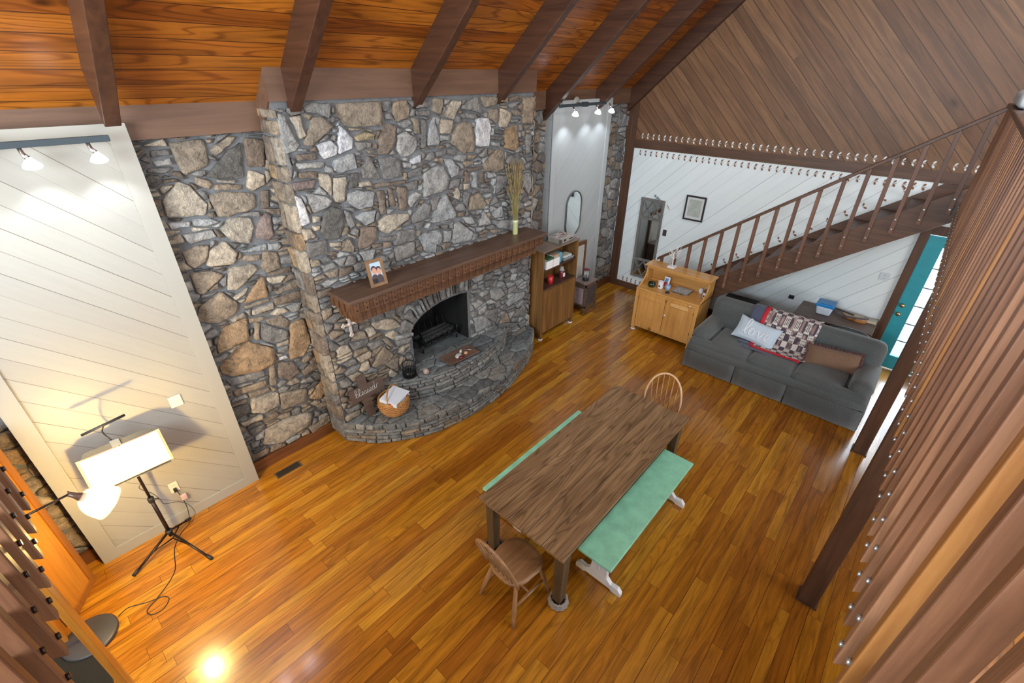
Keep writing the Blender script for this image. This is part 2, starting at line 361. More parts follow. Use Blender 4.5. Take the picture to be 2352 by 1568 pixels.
BREAST=[['L',1.9,3.67,1.95,3.66,1.99,3.52,2.04,3.4,1.99,3.36,1.88,3.34,1.87,3.48],['C',2.0,3.63,2.1,3.64,2.1,3.57,2.11,3.47,2.05,3.45,2.04,3.54],['G',2.15,3.71,2.29,3.75,2.4,3.73,2.37,3.6,2.24,3.65,2.15,3.67],['T',2.2,3.62,2.29,3.62,2.4,3.54,2.31,3.48,2.14,3.38,2.08,3.41],['T',2.46,3.72,2.92,3.74,2.93,3.5,2.52,3.52,2.44,3.65],['W',2.46,3.54,2.57,3.43,2.56,3.33,2.4,3.29,2.4,3.42],['W',2.19,3.39,2.34,3.42,2.4,3.35,2.38,3.29,2.24,3.26],['Y',2.59,3.43,2.72,3.47,2.83,3.43,2.81,3.39,2.62,3.39],['G',2.59,3.38,2.77,3.37,2.76,3.32,2.61,3.3],['L',2.35,3.25,2.56,3.29,2.58,3.14,2.38,3.12,2.31,3.16],['B',1.99,3.33,2.17,3.33,2.17,3.27,1.98,3.28],['L',1.97,3.26,2.24,3.24,2.23,3.19,1.97,3.21],['B',1.97,3.18,2.15,3.17,2.13,3.11,1.97,3.12],['C',2.15,3.15,2.26,3.13,2.28,3.08,2.25,2.92,2.16,3.03],['C',2.3,3.09,2.44,3.08,2.43,3.01,2.37,2.85,2.27,2.86,2.28,3.03],['G',2.61,3.14,2.71,3.25,2.77,3.15,2.83,3.0,2.62,3.04],['G',2.82,3.2,2.96,3.22,3.1,3.17,3.1,2.99,2.87,2.99],['L',3.08,3.4,3.2,3.44,3.33,3.36,3.33,3.26,3.23,3.19,3.11,3.19,3.06,3.27],['B',2.87,3.42,2.98,3.53,3.08,3.51,3.06,3.35,2.94,3.23,2.83,3.24],['G',2.91,3.73,3.05,3.73,3.02,3.64,2.96,3.63],['T',3.08,3.71,3.24,3.74,3.28,3.66,3.26,3.56,3.1,3.53,3.06,3.6],['G',3.35,3.62,3.54,3.62,3.55,3.56,3.35,3.58],['T',3.3,3.56,3.38,3.55,3.38,3.39,3.31,3.4],['G',3.42,3.54,3.49,3.52,3.44,3.25,3.38,3.25],['L',2.4,2.82,2.42,2.91,2.52,2.94,2.73,2.89,2.69,2.75,2.53,2.74],['L',2.46,2.68,2.57,2.71,2.72,2.71,2.68,2.59,2.56,2.56],['C',2.56,3.0,2.69,3.01,2.71,2.96,2.56,2.96],['D',2.43,2.96,2.5,3.11,2.58,3.1,2.54,2.97],['L',2.0,2.99,2.2,2.93,2.24,2.89,2.21,2.83,2.03,2.79],['W',1.78,3.02,1.84,3.03,1.95,2.95,1.97,2.86,1.98,2.71,1.89,2.7,1.81,2.74,1.76,2.81],['C',1.83,2.69,1.97,2.66,2.01,2.57,1.82,2.55],['D',2.13,2.79,2.22,2.83,2.33,2.78,2.34,2.63,2.24,2.49,2.11,2.52,2.06,2.6],['G',2.35,2.77,2.41,2.74,2.45,2.59,2.38,2.56],['G',1.86,2.54,2.11,2.52,2.1,2.38,1.85,2.38],['T',2.28,2.46,2.35,2.48,2.4,2.37,2.37,2.32,2.25,2.37],['C',2.35,2.53,2.44,2.47,2.43,2.45,2.35,2.5],['C',2.14,2.48,2.27,2.46,2.25,2.42,2.14,2.44],['B',2.5,2.56,2.7,2.53,2.67,2.37,2.45,2.32,2.45,2.4],['L',2.44,2.31,2.65,2.29,2.59,2.17,2.48,2.2],['C',2.72,2.58,2.87,2.63,3.13,2.59,3.12,2.52,2.83,2.41,2.72,2.48],['G',2.71,2.41,2.94,2.38,2.91,2.33,2.72,2.35],['G',3.2,2.39,2.95,2.42,2.87,2.27,3.18,2.26],['G',2.88,2.25,3.18,2.25,3.16,2.09,2.89,2.07],['G',3.14,2.92,3.3,2.93,3.29,2.83,3.14,2.84],['L',3.16,2.77,3.26,2.81,3.33,2.77,3.17,2.64,3.13,2.69],['G',3.16,2.55,3.36,2.67,3.45,2.63,3.42,2.48,3.16,2.46],['B',2.73,2.97,3.12,2.95,3.13,2.92,2.73,2.92],['B',2.76,2.9,2.85,2.89,2.84,2.64,2.76,2.64],['B',2.9,2.91,2.95,2.89,2.96,2.7,2.89,2.7],['B',3.01,2.9,3.14,2.88,3.11,2.62,3.01,2.64],['W',3.21,3.15,3.38,3.19,3.37,3.11,3.23,3.1],['G',3.17,3.02,3.38,3.07,3.35,2.97,3.17,2.97],['L',3.12,3.14,3.23,3.12,3.23,3.07,3.12,3.08],['C',2.02,2.77,2.09,2.76,2.08,2.71,2.01,2.71],['C',2.0,2.68,2.08,2.67,2.06,2.63,2.0,2.63],['R',1.89,3.1,2.12,3.1,2.09,3.03,1.89,3.03],['G',1.82,3.35,1.92,3.35,1.93,3.21,1.88,3.12,1.78,3.15],['L',3.29,2.32,3.51,2.29,3.49,2.03,3.29,2.1],['L',3.6,3.57,3.66,3.31,3.64,3.26,3.46,3.27,3.52,3.45],['T',3.6,3.74,3.73,3.75,3.74,3.68,3.69,3.56,3.59,3.6],['C',3.85,3.71,4.01,3.69,3.89,3.51,3.72,3.55],['C',3.69,3.53,3.88,3.5,3.81,3.36,3.67,3.38],['G',4.02,3.65,4.26,3.74,4.35,3.55,4.01,3.61],['T',4.33,3.73,4.62,3.72,4.6,3.64,4.45,3.6,4.35,3.64],['G',4.02,3.58,4.24,3.54,4.24,3.49,4.0,3.52],['W',4.25,3.51,4.45,3.49,4.5,3.38,4.45,3.17,4.22,3.19,4.22,3.38],['T',3.9,3.44,4.04,3.49,4.14,3.47,4.21,3.27,4.18,3.13,4.0,3.14,3.82,3.26],['C',4.65,3.6,4.86,3.54,4.84,3.44,4.75,3.36,4.65,3.38],['T',4.45,3.58,4.59,3.6,4.63,3.5,4.58,3.42,4.43,3.51],['T',5.09,3.7,5.33,3.7,5.3,3.38,5.08,3.39],['O',4.75,3.35,4.98,3.39,5.0,3.14,4.95,3.07,4.72,3.12],['D',4.55,3.36,4.73,3.32,4.71,3.28,4.54,3.32],['D',4.5,3.29,4.7,3.26,4.69,3.21,4.5,3.25],['L',4.49,3.22,4.65,3.2,4.66,3.14,4.49,3.18],['T',4.34,2.98,4.58,3.13,4.73,3.09,4.73,2.88,4.61,2.84,4.38,2.88],['L',3.69,3.11,3.81,3.1,3.92,2.99,3.9,2.9,3.8,2.88,3.77,2.98],['L',3.39,2.99,3.59,3.05,3.69,3.02,3.77,2.88,3.7,2.75,3.35,2.72],['G',3.77,2.85,3.94,2.87,3.91,2.76,3.75,2.76],['C',3.83,2.73,3.89,2.76,3.93,2.69,3.91,2.6,3.82,2.65],['L',3.69,2.73,3.85,2.4,3.43,2.4,3.54,2.59],['L',3.79,2.33,3.89,2.34,4.13,2.14,4.09,2.05,3.75,2.07],['L',3.96,2.38,4.11,2.36,4.17,2.26,4.09,2.25,3.98,2.31],['T',4.09,2.62,4.26,2.64,4.38,2.48,4.34,2.42,4.06,2.44],['L',4.33,2.4,4.48,2.18,4.2,2.21],['L',4.48,2.23,4.93,2.15,4.89,2.02,4.6,2.1],['L',4.5,2.32,4.67,2.41,4.7,2.24,4.53,2.25],['G',4.58,2.81,4.8,2.78,4.78,2.65,4.57,2.56],['L',4.34,2.59,4.47,2.6,4.5,2.54,4.37,2.54],['G',4.78,3.03,5.02,3.03,5.1,2.91,4.92,2.87,4.76,2.94],['L',5.12,2.75,5.28,2.75,5.32,2.57,5.23,2.46,5.11,2.58],['G',5.15,3.26,5.26,3.26,5.25,2.99,5.16,3.01],['G',5.32,3.47,5.53,3.47,5.54,3.27,5.32,3.27],['T',5.31,3.18,5.54,3.18,5.56,2.92,5.34,2.94],['G',3.98,2.69,4.08,2.67,4.04,2.46,3.97,2.58],['G',3.46,2.69,3.6,2.71,3.53,2.55,3.45,2.56],['L',3.63,2.27,3.75,2.26,3.73,2.12,3.6,2.13],['L',3.26,2.29,3.55,2.32,3.6,2.19,3.56,2.12,3.26,2.19],['B',4.01,2.93,4.09,2.92,4.08,2.79,4.0,2.79],['L',4.14,2.9,4.23,2.89,4.21,2.69,4.12,2.73],['B',4.29,2.89,4.35,2.88,4.33,2.74,4.28,2.76],['B',4.07,2.96,4.32,2.95,4.31,2.91,4.06,2.92],['C',3.98,2.79,4.09,2.77,4.09,2.7,3.98,2.71],['G',4.28,2.69,4.52,2.66,4.52,2.61,4.28,2.62],['G',4.84,3.46,5.0,3.45,4.99,3.41,4.85,3.42],['L',3.66,3.36,3.81,3.35,3.81,3.3,3.66,3.3],['C',2.45,1.44,2.65,1.43,2.75,1.38,2.84,1.26,2.82,1.24,2.65,1.26,2.48,1.35],['C',2.6,1.21,2.73,1.24,2.79,1.17,2.77,1.1,2.71,1.1],['L',2.85,1.36,2.97,1.5,3.05,1.47,3.08,1.4,2.9,1.26],['G',2.8,1.54,2.95,1.55,2.96,1.51,2.84,1.37,2.79,1.44],['T',2.55,1.17,2.62,1.17,2.71,1.02,2.65,1.02],['L',2.84,1.2,3.02,1.07,3.0,1.03,2.83,1.14],['L',2.78,1.09,2.86,1.09,2.99,1.01,2.94,0.98,2.8,1.04],['T',2.94,1.24,3.02,1.21,3.02,1.12,2.94,1.18],['T',2.54,0.82,2.74,0.86,2.72,0.63,2.67,0.66],['T',2.35,0.89,2.56,1.08,2.69,0.89,2.56,0.82,2.4,0.84],['L',4.43,1.21,4.68,1.16,4.76,1.03,4.55,0.99,4.43,1.09],['L',4.19,1.25,4.39,1.23,4.4,1.17,4.24,1.16],['G',4.03,1.21,4.16,1.22,4.14,1.15,4.04,1.14],['L',4.06,1.11,4.2,1.14,4.29,1.06,4.13,1.0],['G',4.33,0.91,4.58,0.87,4.58,0.71,4.54,0.63,4.28,0.84],['L',4.08,0.89,4.31,0.84,4.45,0.64,4.11,0.62],['L',4.77,0.9,5.01,0.98,5.23,0.93,5.21,0.84,4.81,0.8],['T',4.58,0.58,4.79,0.73,4.87,0.52],['G',4.93,0.58,5.2,0.72,5.26,0.62,5.24,0.49]]
LEFTW=[['T',1.12,3.48,1.39,3.48,1.36,3.27,1.16,3.22,1.13,3.38],['T',1.41,3.4,1.58,3.49,1.64,3.48,1.59,3.43,1.43,3.34],['D',1.53,3.37,1.67,3.43,1.61,3.13,1.3,3.18],['B',1.7,3.47,1.87,3.44,1.82,3.21,1.67,3.22],['G',0.99,3.43,1.11,3.43,1.11,3.38,0.98,3.38],['L',0.98,3.35,1.1,3.37,1.11,3.31,0.99,3.31],['C',1.1,3.18,1.18,3.13,1.26,2.97,1.23,2.88,0.93,2.91,0.95,3.06],['T',1.23,3.2,1.33,3.16,1.35,3.12,1.31,3.08,1.22,3.14],['T',1.37,3.12,1.44,3.11,1.58,3.08,1.56,3.04,1.35,3.07],['C',1.67,3.2,1.8,3.14,1.79,3.06,1.65,3.01,1.61,3.05],['T',1.29,3.04,1.41,3.05,1.67,2.99,1.64,2.86,1.36,2.83,1.31,2.85],['B',1.73,3.01,1.8,3.0,1.76,2.84,1.68,2.85],['C',1.29,2.73,1.4,2.82,1.57,2.79,1.58,2.68,1.51,2.55,1.36,2.61],['R',1.62,2.72,1.72,2.81,1.76,2.78,1.74,2.57,1.68,2.54,1.57,2.59],['W',0.93,2.87,1.09,2.85,1.08,2.81,0.94,2.81],['L',1.11,2.86,1.24,2.85,1.31,2.8,1.21,2.78,1.1,2.81],['L',1.0,2.75,1.23,2.75,1.25,2.68,1.02,2.66],['T',0.95,2.61,1.07,2.64,1.17,2.62,1.12,2.49,1.0,2.44,0.96,2.51],['C',1.16,2.58,1.3,2.63,1.38,2.49,1.33,2.4,1.1,2.43],['L',1.41,2.5,1.66,2.52,1.64,2.46,1.5,2.47],['C',1.26,2.38,1.48,2.36,1.52,2.29,1.28,2.14,1.2,2.17],['T',0.95,2.41,1.12,2.39,1.21,2.32,1.0,2.19,0.95,2.22],['T',1.6,2.45,1.73,2.42,1.73,2.24,1.59,2.23,1.55,2.29],['T',1.42,2.45,1.57,2.43,1.55,2.38,1.4,2.39],['T',0.93,2.09,1.14,2.18,1.25,2.02,1.23,1.93,1.03,1.87,0.87,1.96],['O',1.3,2.0,1.54,2.23,1.55,1.98,1.32,1.99],['C',1.22,2.08,1.38,2.14,1.34,2.08,1.23,2.05],['T',1.61,2.02,1.86,2.09,1.87,1.98,1.61,1.99],['B',1.58,1.95,1.87,1.96,1.87,1.85,1.58,1.87],['C',1.35,1.9,1.57,1.91,1.56,1.84,1.34,1.85],['T',1.29,1.97,1.54,1.97,1.53,1.93,1.3,1.94],['O',0.95,1.66,1.05,1.81,1.29,1.85,1.25,1.61,0.94,1.57],['O',0.91,1.43,1.21,1.6,1.45,1.42,1.43,1.26,1.24,1.22,0.99,1.27,0.92,1.35],['G',1.4,1.74,1.64,1.54,1.6,1.46,1.46,1.46,1.35,1.56],['T',1.45,1.75,1.6,1.75,1.67,1.66,1.64,1.58,1.47,1.69],['T',1.34,1.76,1.39,1.75,1.33,1.55,1.29,1.59],['O',1.67,1.62,1.83,1.63,1.85,1.33,1.73,1.18,1.57,1.21],['B',1.45,1.23,1.6,1.18,1.65,1.01,1.52,0.96,1.4,1.05],['T',1.35,1.25,1.41,1.24,1.37,0.98,1.3,0.99],['G',0.92,1.27,1.28,1.22,1.29,1.14,0.96,1.17],['T',0.95,1.12,1.29,1.09,1.28,1.01,0.95,1.04],['C',1.08,0.94,1.36,0.88,1.34,0.71,1.17,0.69,1.04,0.77],['T',1.37,0.85,1.67,0.77,1.63,0.59,1.34,0.63],['O',1.66,0.61,1.89,0.83,1.89,0.61,1.79,0.53],['C',1.13,0.49,1.41,0.5,1.66,0.42,1.62,0.27,1.26,0.2,1.05,0.3],['T',1.57,0.22,1.85,0.25,1.84,0.15,1.59,0.13],['D',0.87,0.94,1.04,0.9,1.05,0.78,0.87,0.77],['C',0.9,0.71,1.14,0.69,1.14,0.63,0.93,0.65],['W',1.46,1.29,1.55,1.28,1.56,1.24,1.45,1.25],['T',1.07,1.01,1.29,0.98,1.29,0.94,1.08,0.95],['T',1.69,1.14,1.83,1.19,1.83,1.13,1.71,1.09],['B',1.66,1.01,1.87,1.12,1.87,0.96,1.67,0.94]]
# ---------------------------------------------------------------- stones
SC={'L':(.30,.305,.30),'C':(.38,.33,.26),'G':(.185,.18,.172),'T':(.245,.20,.15),'W':(.52,.53,.55),'Y':(.32,.26,.16),'B':(.175,.138,.108),'R':(.20,.155,.14),'D':(.11,.105,.095),'O':(.30,.205,.12)}
def clip(poly,p,n):
    out=[];m=len(poly)
    for i in range(m):
        a=poly[i];b=poly[(i+1)%m]; da=(a[0]-p[0])*n[0]+(a[1]-p[1])*n[1]; db=(b[0]-p[0])*n[0]+(b[1]-p[1])*n[1]
        if da<=0: out.append(a)
        if (da<0<db) or (db<0<da):
            t=da/(da-db); out.append((a[0]+t*(b[0]-a[0]),a[1]+t*(b[1]-a[1])))
    return out
def parea(p): return .5*sum(p[i][0]*p[(i+1)%len(p)][1]-p[(i+1)%len(p)][0]*p[i][1] for i in range(len(p)))
def ccw(p): return p if parea(p)>0 else p[::-1]
def inset(poly,d):
    """clip a convex polygon by its own edges moved inwards"""
    out=poly; m=len(poly)
    for i in range(m):
        a=poly[i]; b=poly[(i+1)%m]; ex,ey=b[0]-a[0],b[1]-a[1]; l=math.hypot(ex,ey)
        if l<1e-6: continue
        n=(ey/l,-ex/l); out=clip(out,(a[0]-n[0]*d,a[1]-n[1]*d),n)
        if len(out)<3: return []
    return out
def stone(mb,poly,h,col,fn,rnd,mi=0,rough=.25):
    poly=ccw(poly)
    if len(poly)<3 or parea(poly)<4e-4: return
    # round the corners, roughen the outline
    q=[]
    for i in range(len(poly)):
        a=Vector(poly[i-1]); b=Vector(poly[i]); c=Vector(poly[(i+1)%len(poly)])
        t=.08
        q.append(b+(a-b)*t); q.append(b+(c-b)*t)
    r=[]
    for i in range(len(q)):
        a,b=q[i],q[(i+1)%len(q)]; l=(b-a).length; k=max(1,int(l/.05))
        for j in range(k): r.append(a+(b-a)*j/k)
    c=sum(r,Vector((0,0)))/len(r); size=math.sqrt(parea(poly)); jit=min(.006,size*.035)
    r=[p+Vector((rnd.uniform(-jit,jit),rnd.uniform(-jit,jit))) for p in r]
    tx,ty=rnd.uniform(-rough,rough),rnd.uniform(-rough,rough)
    rings=[(0,-.012),(.002,h*.62),(.008,h*.9),(size*.16,h)]
    vs=[];n=len(r)
    for k,(d,w) in enumerate(rings):
        for p in r:
            e=c-p; l=e.length or 1; dd=min(d,l*.6); x=p+e*(dd/l)
            ww=w
            if k>=2: ww+= (tx*(x.x-c.x)+ty*(x.y-c.y))*.5+rnd.uniform(-.05,.05)*h
            vs.append(fn(x.x,x.y,max(ww,-.012)))
    vs.append(fn(c.x,c.y,h*rnd.uniform(.95,1.12)))
    fs=[]
    for k in range(3):
        for i in range(n): fs.append((k*n+i,k*n+(i+1)%n,(k+1)*n+(i+1)%n,(k+1)*n+i))
    for i in range(n): fs.append((3*n+i,3*n+(i+1)%n,4*n))
    mb.add(vs,fs,mi,True,col)
def jcol(c,rnd,a=.12):
    k=1+rnd.uniform(-a,a); w=rnd.uniform(-.03,.03)
    return (c[0]*k*(1+w),c[1]*k,c[2]*k*(1-w))
def cells(x0,x1,y0,y1,w,h,rnd,jit=.38):
    sites=[]; ny=max(1,round((y1-y0)/h)); 
    for j in range(-1,ny+1):
        ww=w*rnd.uniform(.7,1.35); nx=max(1,round((x1-x0)/ww)); o=rnd.random()
        for i in range(-1,nx+1):
            sites.append((x0+(i+o+rnd.uniform(-jit,jit))*(x1-x0)/nx,y0+(j+.5+rnd.uniform(-jit,jit))*(y1-y0)/ny))
    asp=w/h; out=[]
    for s in sites:
        P=[(x0,y0),(x1,y0),(x1,y1),(x0,y1)]
        near=sorted(sites,key=lambda t:(t[0]-s[0])**2+((t[1]-s[1])*asp)**2)[1:14]
        for t in near:
            dx,dy=t[0]-s[0],(t[1]-s[1])*asp
            P=clip(P,((s[0]+t[0])/2,(s[1]+t[1])/2),(dx,dy*asp))
            if len(P)<3: break
        if len(P)>=3: out.append(P)
    return out
def overlaps(a,b):
    for P,Q in ((a,b),(b,a)):
        for i in range(len(P)):
            p,q=P[i],P[(i+1)%len(P)]; n=(q[1]-p[1],p[0]-q[0])
            if min((v[0]-p[0])*n[0]+(v[1]-p[1])*n[1] for v in Q)>=-1e-9 and max((v[0]-p[0])*n[0]+(v[1]-p[1])*n[1] for v in P)<=1e-9: return False
    return True
def hull(pts):
    pts=sorted(set(pts)); 
    def half(ps):
        h=[]
        for p in ps:
            while len(h)>1 and (h[-1][0]-h[-2][0])*(p[1]-h[-2][1])-(h[-1][1]-h[-2][1])*(p[0]-h[-2][0])<=0: h.pop()
            h.append(p)
        return h
    a=half(pts); b=half(pts[::-1]); return a[:-1]+b[:-1]
def fill(mb,region,traced,holes,w,h,hh,pal,fn,rnd,gapw=.011,minA=.0016,split=.22):
    """small stones wherever the traced ones leave room"""
    x0,x1,y0,y1=region
    for P in cells(x0,x1,y0,y1,w,h,rnd):
        P=ccw(P); P=inset(P,gapw*.8)
        if len(P)<3: continue
        ok=True
        for Tp in traced+holes:
            if len(P)<3: ok=False; break
            if not overlaps(P,Tp): continue
            best=[];ba=0
            for i in range(len(Tp)):
                a=Tp[i]; b=Tp[(i+1)%len(Tp)]; ex,ey=b[0]-a[0],b[1]-a[1]; l=math.hypot(ex,ey)
                if l<1e-6: continue
                n=(ey/l,-ex/l); Q=clip(P,(a[0]+n[0]*.010,a[1]+n[1]*.010),(-n[0],-n[1]))
                if len(Q)>2:
                    A=abs(parea(Q))
                    if A>ba: ba=A;best=Q
            P=best
            if ba<minA: ok=False;break
        if not ok or len(P)<3 or abs(parea(P))<minA: continue
        c=jcol(SC[rnd.choice(pal)],rnd,.2)
        if rnd.random()<split:
            ys=[p[1] for p in P]; m=(min(ys)+max(ys))/2+rnd.uniform(-.01,.01)
            A=clip(P,(0,m-.007),(0,1)); B=clip(P,(0,m+.007),(0,-1))
            for Q in (A,B):
                if len(Q)>2: stone(mb,Q,hh*rnd.uniform(.6,1),jcol(c,rnd,.15),fn,rnd)
        else: stone(mb,P,hh*rnd.uniform(.7,1.2),c,fn,rnd)
def polys(L_):
    return [(q[0],[(q[i],q[i+1]) for i in range(1,len(q),2)]) for q in L_]
# wall planes
YW=4.72; YB=4.40; XR=8.45
XL0,XL1=1.88,5.33          # chimney breast sides
def ceil_z(y): return 4.0+.92*(4.38-y)
def wallfn(Y): return lambda u,v,w: (u,Y-w,v)
rs=random.Random(7)
# left and right of the breast : the fieldstone wall itself
def stone_wall():
    mb=MB(); mb.box((-3.2,YW,0),(XL0+.05,YW+.2,3.75),1); mb.box((XL1-.05,YW,0),(9.0,YW+.2,3.75),1); mb.box((XL0+.05,YW,1.6),(XL1-.05,YW+.2,3.75),1)
    tr=[]
    for k,p in polys(LEFTW):
        p=ccw(p); hl=hull(p); tr.append(hl); stone(mb,p,.034,jcol(SC[k],rs,.08),wallfn(YW),rs)
    fill(mb,(.8,1.90,.14,3.52),tr,[],.16,.085,.035,'GGTTBLCD',wallfn(YW),rs)
    fill(mb,(-2.6,-.42,.14,3.6),[],[],.30,.16,.035,'TTOCG',wallfn(YW),rs)
    fill(mb,(5.3,6.05,.14,3.52),[],[],.20,.15,.035,'GGLTB',wallfn(YW),rs)
    fill(mb,(7.5,8.44,.14,3.52),[],[],.22,.17,.035,'GGLLTG',wallfn(YW),rs)
    return mb.build('wall_front',[stone_m,mortar_m],kind='structure')
stone_wall()
# ---------------------------------------------------------------- the fireplace
fp=empty('stone_fireplace',(3.6,4.4,0),'big fieldstone fireplace with arched firebox and curved two-step raised hearth','fireplace')
OPEN=[(3.0,.50),(3.0,1.10),(3.07,1.18),(3.18,1.25),(3.32,1.30),(3.5,1.335),(3.7,1.345),(3.85,1.34),(3.985,1.32),(3.985,.50)]
def breast():
    mb=MB(); D=.0
    # front face as vertical strips around the opening
    xs=sorted(set([XL0,XL1]+[p[0] for p in OPEN]))
    def top(x):
        P=OPEN[1:-1]
        for a,b in zip(P,P[1:]):
            if a[0]<=x<=b[0] and b[0]>a[0]: return a[1]+(b[1]-a[1])*(x-a[0])/(b[0]-a[0])
        return None
    for a,b in zip(xs,xs[1:]):
        m=(a+b)/2
        if 3.0<m<3.985:
            za,zb=top(a+1e-6),top(b-1e-6)
            mb.add([(a,YB,za),(b,YB,zb),(b,YB,3.76),(a,YB,3.76)],[(0,1,2,3)],1)
            mb.add([(a,YB,za),(b,YB,zb),(b,YB+.25,zb),(a,YB+.25,za)],[(3,2,1,0)],1)
        else: mb.add([(a,YB,0),(b,YB,0),(b,YB,3.76),(a,YB,3.76)],[(0,1,2,3)],1)
    mb.add([(XL0,YB,0),(XL0,YB,3.76),(XL0,YW,3.76),(XL0,YW,0)],[(0,1,2,3)],1)
    mb.add([(XL1,YB,0),(XL1,YB,3.76),(XL1,YW,3.76),(XL1,YW,0)],[(3,2,1,0)],1)
    mb.add([(XL0,YB,3.76),(XL1,YB,3.76),(XL1,YW,3.76),(XL0,YW,3.76)],[(0,1,2,3)],1)
    for x in (3.0,3.985): mb.add([(x,YB,.5),(x,YB+.25,.5),(x,YB+.25,1.3),(x,YB,1.1 if x<3.5 else 1.32)],[(0,1,2,3)],2)
    tr=[]; P=polys(BREAST)
    for k,p in P:
        p=ccw(p)
        p=clip(clip(p,(XL0+.01,0),(-1,0)),(XL1-.01,0),(1,0)); p=clip(p,(0,3.73),(0,1))
        if len(p)<3: continue
        tr.append(hull(p)); stone(mb,p,.036,jcol(SC[k],rs,.08),wallfn(YB),rs)
    # voussoirs
    arch=[(2.93,.98),(2.95,1.10),(3.02,1.21),(3.12,1.275),(3.24,1.325),(3.38,1.365),(3.53,1.39),(3.68,1.40),(3.84,1.39),(3.99,1.37)]
    n=len(arch); V=[]
    pts=spline([Vector((a,b)) for a,b in arch],3); k=0
    ths=[2,1,3,2,1,2,1,1,2,1,1,2,1,1,1,1,2,1,1,1]; i=0
    for t in ths:
        j=min(i+t,len(pts)-1)
        if j<=i: break
        a,b=pts[i],pts[j]
        def out(p,i_):
            q=pts[max(i_-1,0)]; r=pts[min(i_+1,len(pts)-1)]; d=(r-q).normalized(); return Vector((-d.y,d.x))
        l=rs.uniform(.15,.24); na,nb=out(a,i),out(b,j)
        g=(b-a).normalized()*.007
        V.append([tuple(a+g),tuple(b-g),tuple(b-g+nb*l),tuple(a+g+na*l)]); i=j
    for v in V:
        tr.append(hull(v)); stone(mb,v,rs.uniform(.05,.085),jcol(SC[rs.choice('GGLDLG')],rs,.15),wallfn(YB),rs)
    op=[(2.97,.3),(4.01,.3),(4.01,1.36),(3.6,1.39),(3.2,1.28),(2.97,1.1)]
    hearthzone=[]
    fill(mb,(XL0+.01,XL1-.01,2.03,3.73),tr,[op],.15,.085,.036,'GGGTLBGL',wallfn(YB),rs)
    fill(mb,(XL0+.01,2.95,.28,2.03),tr,[op],.17,.10,.040,'GTTBGC',wallfn(YB),rs)
    fill(mb,(2.95,4.03,1.30,2.03),tr,[op],.13,.09,.036,'GGTL',wallfn(YB),rs)
    fill(mb,(4.02,XL1-.01,.28,2.03),tr,[op],.17,.10,.040,'GLLGG',wallfn(YB),rs)
    # quoins wrapping the left and right returns
    for X,sg in ((XL0,-1),(XL1,1)):
        fn=(lambda u,v,w,X=X,sg=sg:(X+sg*w,u,v))
        z=.05
        while z<3.7:
            h=rs.uniform(.07,.30); h=min(h,3.72-z); k=rs.choice('TOCGBTC')
            m=YB+rs.uniform(.11,.22)
            stone(mb,[(YB-.02,z+.008),(m,z+.008+rs.uniform(-.01,.01)),(m+.01,z+h-.008),(YB-.02,z+h-.008)],rs.uniform(.02,.05),jcol(SC[k],rs,.15),fn,rs)
            stone(mb,[(m+.02,z+.01),(YW-.01,z+.01),(YW-.01,z+h-.01),(m+.025,z+h-.01)],.03,jcol(SC[rs.choice('GTBO')],rs,.15),fn,rs)
            z+=h
    return mb.build('chimney_breast',[stone_m,mortar_m,soot_shade_m],fp)
breast()
# firebox lining
fb=MB()
A=[(x,z) for x,z in OPEN]
def ring(y,s,dz=0): return [(3.49+(x-3.49)*s,y,z if z<=.5 else z) for x,z in A]
r0=[(x,YB+.25,z) for x,z in A]; r1=[(3.49+(x-3.49)*.72,YB+.62,.5 if z<=.5 else z) for x,z in A]
n=len(A); fb.add(r0+r1,[(i,(i+1)%n,n+(i+1)%n,n+i) for i in range(n)]+[tuple(range(n,2*n))],0)
fb.build('firebox',soot_shade_m,fp)
